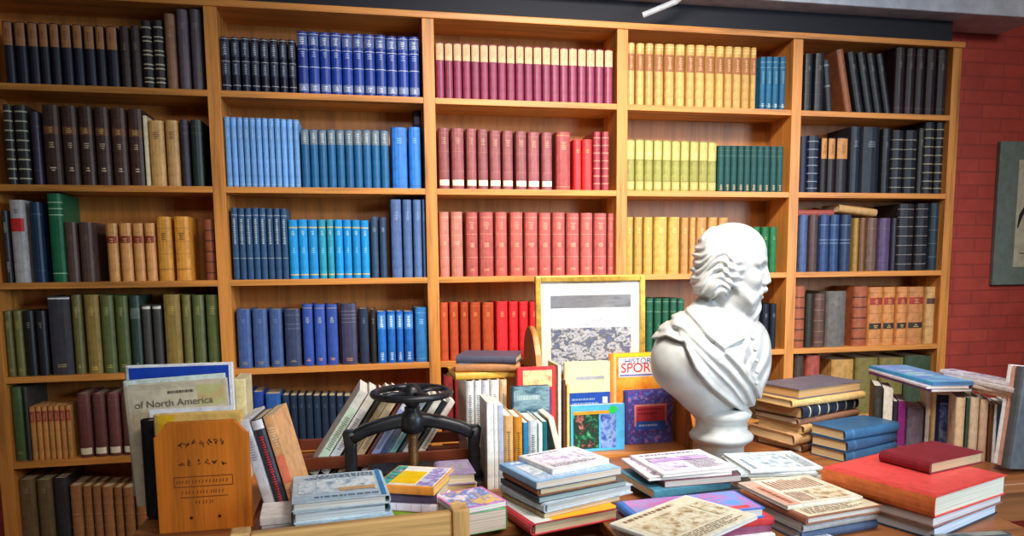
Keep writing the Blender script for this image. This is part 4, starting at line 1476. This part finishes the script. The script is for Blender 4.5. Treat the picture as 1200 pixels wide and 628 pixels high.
for lo, hi, mm in (((bw0, pz1 - .045), (bw1, pz1), picture([(92, 96, 104), (130, 134, 142), (110, 112, 120)], 16, 51, (1, 1, 3))),
                   ((bw0 - 0, pz1 - .115), (bw1, pz1 - .045), picture([(196, 202, 218), (222, 226, 236), (170, 180, 206)], 14, 52, (1, 1, 3))),
                   ((bw0, .16), (bw1, pz1 - .115), picture([(50, 58, 66), (130, 140, 160), (206, 208, 216), (90, 96, 100), (110, 124, 176), (60, 66, 60)], 34, 53, (1, 1, 1.6)))):
    obj('landscape_view', [(lo[0], -.0042, lo[1]), (hi[0], -.0042, lo[1]), (hi[0], -.0042, hi[1]), (lo[0], -.0042, hi[1])], [(0, 1, 2, 3)], mm, ph_)


def glass_mat():
    m, nt, b = newmat('picture_glass')
    tr = node(nt, 'ShaderNodeBsdfTransparent')
    gl = node(nt, 'ShaderNodeBsdfGlossy')
    gl.inputs['Roughness'].default_value = .04
    mx = node(nt, 'ShaderNodeMixShader')
    mx.inputs[0].default_value = .05
    nt.links.new(tr.outputs[0], mx.inputs[1])
    nt.links.new(gl.outputs[0], mx.inputs[2])
    nt.links.new(mx.outputs[0], nt.nodes['Material Output'].inputs['Surface'])
    return m


boxo('glass', (-pw / 2 + fw, -.0085, fw), (pw / 2 - fw, -.0065, phh - fw), glass_mat(), pic, 0)
# books shown front-on in the display rack
zd = TZ + .0145
facing('hardback_book', 714, 774, 414, -.392, .03, S((240, 150, 60), wear=.06, art=[(0, 0, 1, 1, P_ORG), (.0, .965, 1, 1, (222, 206, 50)), (.0, 0, .05, .965, (250, 196, 140)), (.1, .73, .98, .955, (240, 234, 230)), (.12, .74, .96, .76, (120, 120, 190))],
       text=[('HISTORY OF', .22, .882, .028, (50, 80, 150)), ('SPORTS', .14, .785, .046, (206, 50, 66))]), 'orange book with red SPORTS title standing in the display rack', zd, R(-1.5))
facing('hardback_book', 661, 714, 424, -.39, .024, S((226, 226, 180), art=[(0, .0, 1, .62, (44, 86, 186)), (.1, .40, .8, .56, ('lines', 3, (140, 170, 220))), (.82, .48, .94, .56, (220, 230, 240)), (0, .62, 1, 1, (230, 230, 186)), (.2, .78, .86, .82, (170, 178, 190))]), 'pale yellow and blue book behind the blue-bordered one', zd, R(-1.5))
for p0, T, top, c, nm in ((656, .012, 428, (214, 224, 206), 'thin pale green book edge-on at the display rack end'), (661.5, .010, 446, (96, 60, 40), 'thin dark brown book edge-on in the display rack'), (666, .011, 452, (222, 184, 110), 'thin straw-coloured book edge-on in the display rack')):
    a = aty(p0, 480, -.545)
    upright('hardback_book', max(a.x, dx0 + .008), -.545, zd, aty(p0, top, -.545).z - zd, .13, T - .001, S(c, pg=PG_W), nm)
facing('hardback_book', 731, 787, 457, -.455, .026, S((70, 66, 140), wear=.1, art=[(0, 0, 1, 1, P_AFR), (.14, .33, .86, .74, (236, 150, 150)), (.18, .37, .82, .70, (206, 70, 84)), (.22, .52, .78, .68, ('lines', 2, (150, 40, 60))), (.18, .26, .84, .42, (50, 106, 216)), (.24, .30, .78, .38, ('lines', 1, (190, 210, 250)))]), 'purple and blue patterned book with red title panel in the display rack', zd, R(-1.5))
facing('paperback_book', 668, 731, 474, -.515, .018, soft((76, 176, 226), art=[(0, 0, 1, 1, (84, 180, 228)), (.04, .06, .52, .80, P_GREEN), (.55, .06, .84, .78, P_BLUE), (.04, .80, .72, .87, (220, 150, 40)), (.70, .80, .86, .96, ('disc', (40, 200, 90)))]), 'blue-bordered picture book standing lowest in front of the display rack', zd, R(-1.5))

# -- big central pile
pile((585, 537), (626, 563), (728, 541), TZ, [
    (HB, .030, 'L', S((206, 60, 70), pg=PG_C, art=[(0, 0, .22, 1, (226, 226, 220)), (.2, 0, 1, 1, (240, 170, 20))]), 'yellow-orange book with red spine at the bottom of the central pile', 1.0, 1.03, -.03, -.03, -2),
    (PB, .012, 'L', soft((150, 120, 90), pg=PG_C), 'thin brown paperback above the yellow-orange one', .95, 1, 0, -.004, 4),
    (HB, .024, 'L', S((176, 190, 200), pg=(206, 214, 214)), 'thick grey-blue book in the middle of the central pile', 1.12, 1.05, .02, 0, 4),
    (PB, .014, 'L', soft((56, 72, 84), pg=(150, 170, 170)), 'thin dark slate magazine-sized book in the central pile', 1.05, 1.0, .01, 0, 1),
    (HB, .020, 'L', S((150, 96, 60), pg=PG_C), 'tan-edged brown book under the pale blue cover', .95, .95),
    (PB, .018, 'L', soft((126, 178, 222), pg=(220, 206, 190), art=mag_art(10, (150, 190, 224), (110, 168, 220), (236, 240, 244), [(90, 110, 130), (150, 176, 196), (206, 220, 228), (236, 240, 242), (130, 140, 140)])), 'pale sky-blue book second from the top of the central pile', 1, 1),
    (MG, .014, 'L', soft((226, 224, 230), pg=PG_W, art=mag_art(6, (224, 222, 228), None, (120, 116, 140), [(90, 80, 120), (160, 140, 190), (214, 206, 226), (236, 234, 240), (120, 130, 150)])), 'white magazine with lilac cover topping the central pile', .72, .82, .025, .02, 3)])
pile((735, 533), (772, 560), (868, 547), TZ, [
    (HB, .024, 'F', S((60, 64, 74), pg=PG_C), 'dark grey book at the bottom of the lilac magazine pile', 1.0, 1.0),
    (PB, .022, 'F', soft((70, 130, 150), pg=PG_C), 'teal-covered paperback under the lilac magazines', 1, 1, -.03, 0, 3),
    (PB, .018, 'L', soft((110, 60, 70), pg=(196, 190, 186)), 'dark maroon booklet under the lilac magazines', .95, 1, .01, 0, -3),
    (MG, .010, 'L', soft((226, 222, 230), pg=PG_W, art=mag_art(13, (230, 226, 232), (214, 200, 226), (120, 110, 140), [(90, 80, 120), (160, 140, 190), (214, 206, 226), (236, 234, 240), (120, 130, 150)])), 'grey-white magazine beneath the lilac-striped one', 1.02, .95, -.02, .005, -4),
    (MG, .010, 'L', soft((230, 226, 232), pg=PG_W, art=mag_art(7, (230, 226, 232), None, (110, 100, 130), [(90, 80, 120), (160, 140, 190), (214, 206, 226), (236, 234, 240), (120, 130, 150)], False) + [(.1, .52, .9, .66, picture([(150, 110, 190), (200, 170, 220), (230, 220, 240)], 20, 61))]), 'lilac-striped white magazine in front of the display rack', .95, .95)])
pile((846, 531), (868, 556), (962, 548), TZ, [
    (HB, .026, 'F', S((190, 186, 176), pg=PG_C), 'grey-cream book at the bottom of the pile before the bust', 1.02, 1.0),
    (PB, .022, 'F', soft((210, 200, 180), pg=PG_W), 'ivory paperback in the pile before the bust', 1, 1, .005, 0, 3),
    (MG, .012, 'F', soft((214, 226, 232), pg=PG_W, art=mag_art(12, (222, 230, 234), (200, 216, 226), (110, 130, 150), [(90, 110, 130), (150, 176, 196), (206, 220, 228), (236, 240, 242), (130, 140, 140)])), 'icy white magazine before the bust, second from the top', 1, 1, -.005, 0, -5),
    (MG, .010, 'F', soft((222, 232, 236), pg=PG_W, art=mag_art(8, (224, 232, 234), None, (120, 140, 160), [(90, 110, 130), (150, 176, 196), (206, 220, 228), (236, 240, 242), (130, 140, 140)])), 'pale aqua magazine topping the pile before the bust', 1, 1, .006, 0, 2)])
# -- front table
pile((716, 588), (742, 607), (902, 594), TZ, [
    (PB, .014, 'F', soft((222, 222, 226), pg=PG_W), 'white magazine-sized paperback lowest under the blue cover', 1, 1, .01, -.01),
    (PB, .018, 'F', soft((150, 80, 110), pg=(226, 206, 206)), 'plum paperback under the blue and red one', 1, 1.0, .008, 0, 1),
    (PB, .018, 'F', soft((206, 60, 66), pg=(226, 214, 210)), 'red paperback under the sky-blue cover', 1.0, 1, .012, 0, -1),
    (HB, .024, 'L', S((58, 120, 206), pg=PG_W, art=[(.02, .02, .98, .98, picture([(70, 140, 226), (90, 160, 236), (200, 120, 190), (110, 170, 240)], 9, 71)), (.3, .06, .9, .2, (226, 60, 70)), (.2, .4, .8, .8, ('lines', 3, (226, 130, 190)))]), 'sky-blue book with pink and red cover on the front table', .93, .98)])
q_ = atz(800, 606, TZ + .02)
cm = pile((714, 613), (800, 642), (888, 603), .8355, [(MG, .010, 'L', soft((236, 234, 226), pg=PG_W, art=mag_art(3, (230, 222, 196), None, (130, 100, 70), [(96, 70, 50), (170, 140, 100), (220, 206, 170), (240, 234, 214), (120, 120, 90)])), 'cream magazine with brown photo cover lying on the sky-blue book')])
pile((856, 569), (940, 597), (968, 588), TZ, [
    (PB, .020, 'L', soft((60, 50, 90), pg=PG_W), 'dark violet paperback under the salmon-edged magazine', .9, .9),
    (PB, .020, 'L', soft((226, 120, 90), pg=PG_W), 'salmon-spined paperback beside the sky-blue book', .95, .95, 0, 0, 2),
    (MG, .010, 'L', soft((226, 210, 200), pg=PG_W, art=[(.03, .03, .97, .97, P_MAG3)]), 'narrow pale pink magazine next to the cream pile', 1, 1)]) if False else None
pile((868, 567), (950, 603), (1046, 586), TZ, [
    (HB, .024, 'F', S((70, 90, 120), pg=(206, 210, 216)), 'slate-blue book at the bottom of the cream pile by the folio', .93, .93, -.012, .01),
    (HB, .022, 'F', S((170, 168, 166), pg=(226, 220, 206)), 'grey book in the cream pile by the folio', .90, .92, -.016, .005, 0),
    (HB, .018, 'L', S((150, 92, 66), pg=(226, 220, 206), art=mag_art(5, (226, 216, 186), None, (140, 90, 70), [(96, 70, 50), (170, 140, 100), (220, 206, 170), (240, 234, 214), (120, 120, 90)])), 'brown-cornered cream book in the pile by the folio', .93, .95, -.016),
    (MG, .010, 'F', soft((232, 226, 206), pg=PG_W, art=mag_art(4, (234, 228, 206), (226, 170, 150), (160, 90, 70), [(96, 70, 50), (170, 140, 100), (220, 206, 170), (240, 234, 214), (120, 120, 90)], False)), 'cream magazine with rosy cover topping the pile by the folio', .88, .8, -.02, .03, -3)])
pile((899, 636), (965, 684), (1016, 643), TZ, [(MG, .012, 'F', soft((226, 230, 238), pg=PG_W, art=mag_art(9, (228, 230, 238), (240, 206, 214), (120, 120, 150), [(90, 110, 130), (150, 176, 196), (206, 220, 228), (236, 240, 242), (130, 140, 140)]) + [(.08, .26, .6, .76, picture([(240, 200, 210), (230, 150, 170), (240, 240, 244)], 16, 72))]), 'white and pink magazine lowest at the near table edge')])
pile((1090, 626), (1105, 676), (1186, 626), TZ, [(MG, .014, 'F', soft((52, 62, 70), pg=PG_W, art=[(.03, .03, .97, .97, picture([(40, 50, 60), (70, 80, 80), (150, 150, 140), (60, 80, 70)], 14, 73))]), 'dark grey-green magazine below the red folio')])
# -- red folio and what is under it
pile((963, 547), (1084, 573), (1180, 556), TZ, [
    (HB, .032, 'B', S((44, 52, 66), pg=(214, 222, 232)), 'black-covered book lowest under the red folio', .98, .9, .012, 0, 3),
    (HB, .026, 'B', S((160, 110, 104), pg=(226, 218, 214)), 'dusty pink book directly under the red folio', 1.0, .95, .008, 0, 1),
    (HB, .050, 'L', dict(c=(222, 74, 66), pg=(228, 222, 200), round=.008, wear=.12, bands=[(.0, 1.0, (214, 110, 56), 'spine_leather')], art=[(.06, .02, .98, .98, (226, 78, 74))]), 'large red folio with orange leather spine and cream page edges', 1, 1)])
pile((1030, 528), (1086, 541), (1153, 529), TZ + .108, [
    (HB, .030, 'L', dict(c=(128, 34, 44), pg=(206, 172, 130), gilt=[.2, .8], gc=(150, 60, 50), wear=.14), 'small maroon book lying on the red folio', 1, 1)])

# -- stack of old books beside the bust
pile((884, 447), (945, 461), (1010, 446), TZ, [
    (HB, .026, 'F', S((92, 58, 40), pg=PG_C), 'dark brown book lowest in the old stack beside the bust', .92, 1.0, .0, .0, 4),
    (HB, .036, 'F', S((190, 150, 110), pg=(236, 206, 156)), 'thick cream-edged book, second from the bottom beside the bust', 1, 1.12, -.01, 0, -3),
    (HB, .030, 'F', S((206, 170, 116), pg=PG_T), 'buff book in the middle of the old stack beside the bust', 1, 1.0, .01, .0, 5),
    (HB, .022, 'F', S((150, 104, 80), pg=PG_C), 'brown book beneath the black-spined one', .98, 1),
    (HB, .040, 'F', dict(c=(36, 40, 54), pg=(206, 166, 116), round=.012, gilt=[.08, .24, .4, .56, .72, .88], gc=(190, 180, 150), gw=.02, ribs=[.16, .48, .8]), 'black book with silver-banded spine in the old stack', .98, 1.02, 0, 0, 4),
    (HB, .026, 'F', S((206, 170, 110), pg=(234, 204, 150)), 'straw-coloured book second from the top beside the bust', 1.08, 1.12, -.012, .0, -3),
    (HB, .034, 'B', S((96, 92, 104), pg=(206, 160, 104)), 'grey-violet covered book topping the old stack', 1, 1)])
for k in range(3):
    pass
pile((950, 496), (987, 503), (1053, 494), TZ, [
    (HB, .034, 'F', dict(c=(44, 76, 104), pg=(226, 196, 146), round=.010, gilt=[.15, .85], gc=(90, 120, 140)), 'blue book lowest of three matching ones by the folio', 1, 1),
    (HB, .034, 'F', dict(c=(48, 84, 118), pg=(226, 196, 146), round=.010, gilt=[.15, .85], gc=(90, 120, 140)), 'blue book in the middle of three matching ones by the folio', 1, 1, 0, 0, 2),
    (HB, .034, 'F', dict(c=(50, 92, 130), pg=(226, 196, 146), round=.010, gilt=[.15, .85], gc=(100, 130, 150)), 'blue book topping three matching ones by the folio', 1, 1, .002, 0, -2)])

# -- row of upright books behind the folio, turned a little towards the room's middle
RA = R(-33)
o_ = aty(1024, 500, -.60)
rp = Vector((o_.x, o_.y, 0))
rdir = Vector((math.cos(RA), math.sin(RA), 0))


def rowtop(px, py):
    """Height where the sight line through a pixel meets the row's front."""
    d = ray(px, py)
    n = Vector((math.sin(RA), -math.cos(RA), 0))
    t = (rp - Vector(CAM)).dot(n) / Vector(d).dot(n)
    return Vector(CAM) + Vector(d) * t


s_ = 0.0
for px0, px1, top, c, nm, hard, st_ in (
        (1022, 1033, 452, (62, 58, 56), 'dark grey-brown hardback', 1, {}), (1034, 1045, 456, (226, 222, 210), 'white-spined paperback', 0, {}), (1046, 1051, 470, (50, 44, 56), 'black-violet paperback', 0, {}),
        (1051.5, 1061, 470, (128, 40, 116), 'bright purple paperback', 0, {}), (1062, 1083, 478, (124, 116, 132), 'grey-mauve hardback', 1, {}), (1084, 1089, 458, (234, 232, 228), 'very thin white paperback', 0, {})):
    a, b, t = rowtop(px0, 500), rowtop(px1, 500), rowtop((px0 + px1) / 2, top)
    m = (a + b) / 2
    upright('hardback_book' if hard else 'paperback_book', m.x, m.y, TZ, t.z - TZ, .15, (b - a).length - .001, dict(c=c, soft=not hard, pg=PG_W, let=[(.5, .8, tuple(v * .7 + 50 for v in c))] if hard else []), nm + ' in the row of spines behind the red folio', 'row behind the folio', RA)
a, b, t = rowtop(1090, 500), rowtop(1136, 500), rowtop(1110, 452)
off = Vector((math.sin(RA), -math.cos(RA), 0)) * -.009
m_ = Matrix.Translation((a.x + off.x, a.y + off.y, TZ)) @ Matrix.Rotation(RA - math.pi / 2, 4, 'Z')
build_book(empty('hardback_book', m_, 'cream-topped navy book facing out behind the red folio', 'book'), t.z - TZ, (b - a).length, .03, S((232, 214, 160), art=[(.0, 0, 1, .86, (28, 34, 84)), (.12, .06, .96, .74, P_BLUE)], pg=PG_W))
zrow = t.z
fr = Vector((math.sin(RA), -math.cos(RA), 0)) * .135
rp2 = rp
rp = rp + fr
for px0, px1, top, c, nm, hard in ((1119, 1131, 466, (236, 206, 170), 'cream hardback', 1), (1131.5, 1135, 466, (60, 80, 70), 'thin dark green paperback', 0), (1135.5, 1147, 466, (232, 208, 178), 'ivory hardback', 1), (1147.5, 1158, 468, (206, 176, 150), 'beige hardback', 1),
                                   (1158.5, 1163, 474, (110, 66, 40), 'thin brown paperback', 0), (1164, 1168, 474, (228, 232, 232), 'thin ice-white paperback', 0), (1168.5, 1177, 474, (40, 110, 160), 'blue paperback', 0), (1177.5, 1181, 472, (232, 232, 234), 'slim white paperback', 0)):
    a, b, t = rowtop(px0, 500), rowtop(px1, 500), rowtop((px0 + px1) / 2, top)
    m = (a + b) / 2
    upright('hardback_book' if hard else 'paperback_book', m.x, m.y, TZ, t.z - TZ, .125, (b - a).length - .001, dict(c=c, soft=not hard, pg=PG_W), nm + (' standing near the maroon book behind the folio' if px0 < 1158 else ' beside the big grey book at the table end'), None, RA)
a = rowtop(1172, 520)
for k, (p0, T, H, D, c, nm) in enumerate(((1166, .012, .300, .17, (236, 236, 236), 'tall white booklet'), (1171, .010, .300, .17, (214, 160, 140), 'tall salmon booklet'), (1177, .030, .300, .19, (88, 92, 94), 'big dark grey book'))):
    yk = a.y - .062 - .020 * k - (.012 if k == 2 else 0)
    q = aty(p0, 540, yk)
    m_ = Matrix.Translation((q.x, yk, TZ + D * math.sin(R(7)) + .0006)) @ Matrix.Rotation(R(-82), 4, 'Z') @ Matrix.Rotation(R(-7), 4, 'X')
    build_book(empty('hardback_book' if k == 2 else 'paperback_book', m_, nm + ' tilted at the far end of the table', 'book'), H, D, T, dict(c=c, soft=k < 2, pg=PG_W))
# -- flat papers lying on that row
zf = zrow + .003
pile((1018, 428), (1060, 453), (1140, 447), zf + .001, [
    (MG, .010, 'L', soft((110, 60, 130), pg=PG_W, art=[]), 'violet-edged magazine lowest on the row of spines', .98, 1),
    (MG, .010, 'L', soft((214, 210, 226), pg=PG_W), 'lavender-white magazine under the turquoise one', 1, 1, -.006, 0, -2),
    (MG, .012, 'L', soft((40, 150, 200), pg=(90, 130, 190), art=[(.02, .02, .98, .98, picture([(60, 180, 206), (110, 200, 220), (90, 140, 220), (150, 170, 230)], 7, 81)), (.2, .3, .7, .7, ('lines', 3, (200, 230, 240)))]), 'turquoise magazine lying on the row of spines', 1, 1, .004)])
pile((1112, 434), (1160, 462), (1212, 450), zf, [
    (MG, .012, 'L', soft((216, 180, 150), pg=(226, 196, 170)), 'salmon-edged journal lowest in the far paper pile', 1., 1.),
    (MG, .012, 'L', soft((226, 206, 186), pg=(226, 210, 196)), 'beige journal in the far paper pile', 1., 1., -.01, .01, 3),
    (MG, .014, 'L', soft((222, 216, 216), pg=PG_W), 'pale grey journal near the top of the far paper pile', 1., 1.05, -.01, .01, -2),
    (MG, .012, 'L', soft((228, 222, 230), pg=PG_W, art=mag_art(13, (230, 226, 232), (214, 200, 226), (120, 110, 140), [(90, 80, 120), (160, 140, 190), (214, 206, 226), (236, 234, 240), (120, 130, 150)])), 'pinkish white journal topping the far paper pile', 1., 1.1, -.0, .02, 2)])

# ------------------------------------------------------------------ picture on the brick wall
wp0, wp1 = aty(1172, 165, YB - .02), aty(1164, 334, YB - .02)
wx, wt, wb_ = (wp0.x + wp1.x) / 2, wp0.z, wp1.z
wpc = empty('framed_drawing', Matrix.Translation((wx + .26, YB, wb_)), 'drawing with wide grey-green mount hanging on the red brick wall', 'picture')
wh = wt - wb_
GG = plain('grey_green_mount', (118, 132, 126), .7)
boxo('frame', (-.26, -.02, 0), (.26, -.0015, wh), GG, wpc, .003)
sheet = boxo('drawing_sheet', (-.26 + .108, -.0215, .085), (.152, -.0201, wh - .085), plain('cream_paper', (206, 200, 178), .8), wpc, 0)
INK = plain('black_ink', (36, 34, 32), .7)
bm_ = bmesh.new()
sweep(bm_, [(-.140, -.0222, .27), (-.125, -.0222, .33), (-.10, -.0222, .37), (-.06, -.0222, .40), (0, -.0222, .41)], .0012, [.006, .022, .018, .034, .03], 6)
sweep(bm_, [(-.085, -.0222, wh - .12), (-.085, -.0222, wh - .17)], .0012, .008, 6)
sweep(bm_, [(-.12, -.0222, .15), (.1, -.0222, .15)], .0012, .004, 6)
bmobj('ink_drawing', bm_, INK, sheet)
# ------------------------------------------------------------------ light


def area(name, loc, target, sx, sy, power, colr, spread=180):
    l = bpy.data.lights.new(name, 'AREA')
    l.shape = 'RECTANGLE'
    l.size, l.size_y, l.energy, l.color = sx, sy, power, colr
    l.spread = R(spread)
    o = bpy.data.objects.new(name, l)
    col.objects.link(o)
    o.location = loc
    o.rotation_euler = (Vector(target) - Vector(loc)).to_track_quat('-Z', 'Y').to_euler()
    return o


area('ceiling_lamp_or_fill', (2.15, -1.65, 2.8), (2.15, -.05, 1.25), .7, .4, 40, (1, .92, .82), 90)
area('ceiling_lamp_or_fill', (1.7, -3.5, 2.8), (1.7, -1.1, .8), 1.2, .6, 25, (1, .96, .90), 110)  # added fill light behind the camera, no known fixture
area('ceiling_lamp_or_fill', (4.0, -2.3, 2.8), (4.0, .1, 1.0), .6, .4, 12, (1, .94, .86), 110)  # added light to brighten the brick wall at the right, no known fixture
area('window_light', (4.6, -3.6, 1.9), (2.3, -.8, 1.0), 1.0, 1.3, 22, (.60, .80, 1), 70)
w = bpy.data.worlds.new('world')
sc.world = w
w.use_nodes = True
w.node_tree.nodes['Background'].inputs[0].default_value = (.6, .65, .75, 1)
w.node_tree.nodes['Background'].inputs[1].default_value = .3
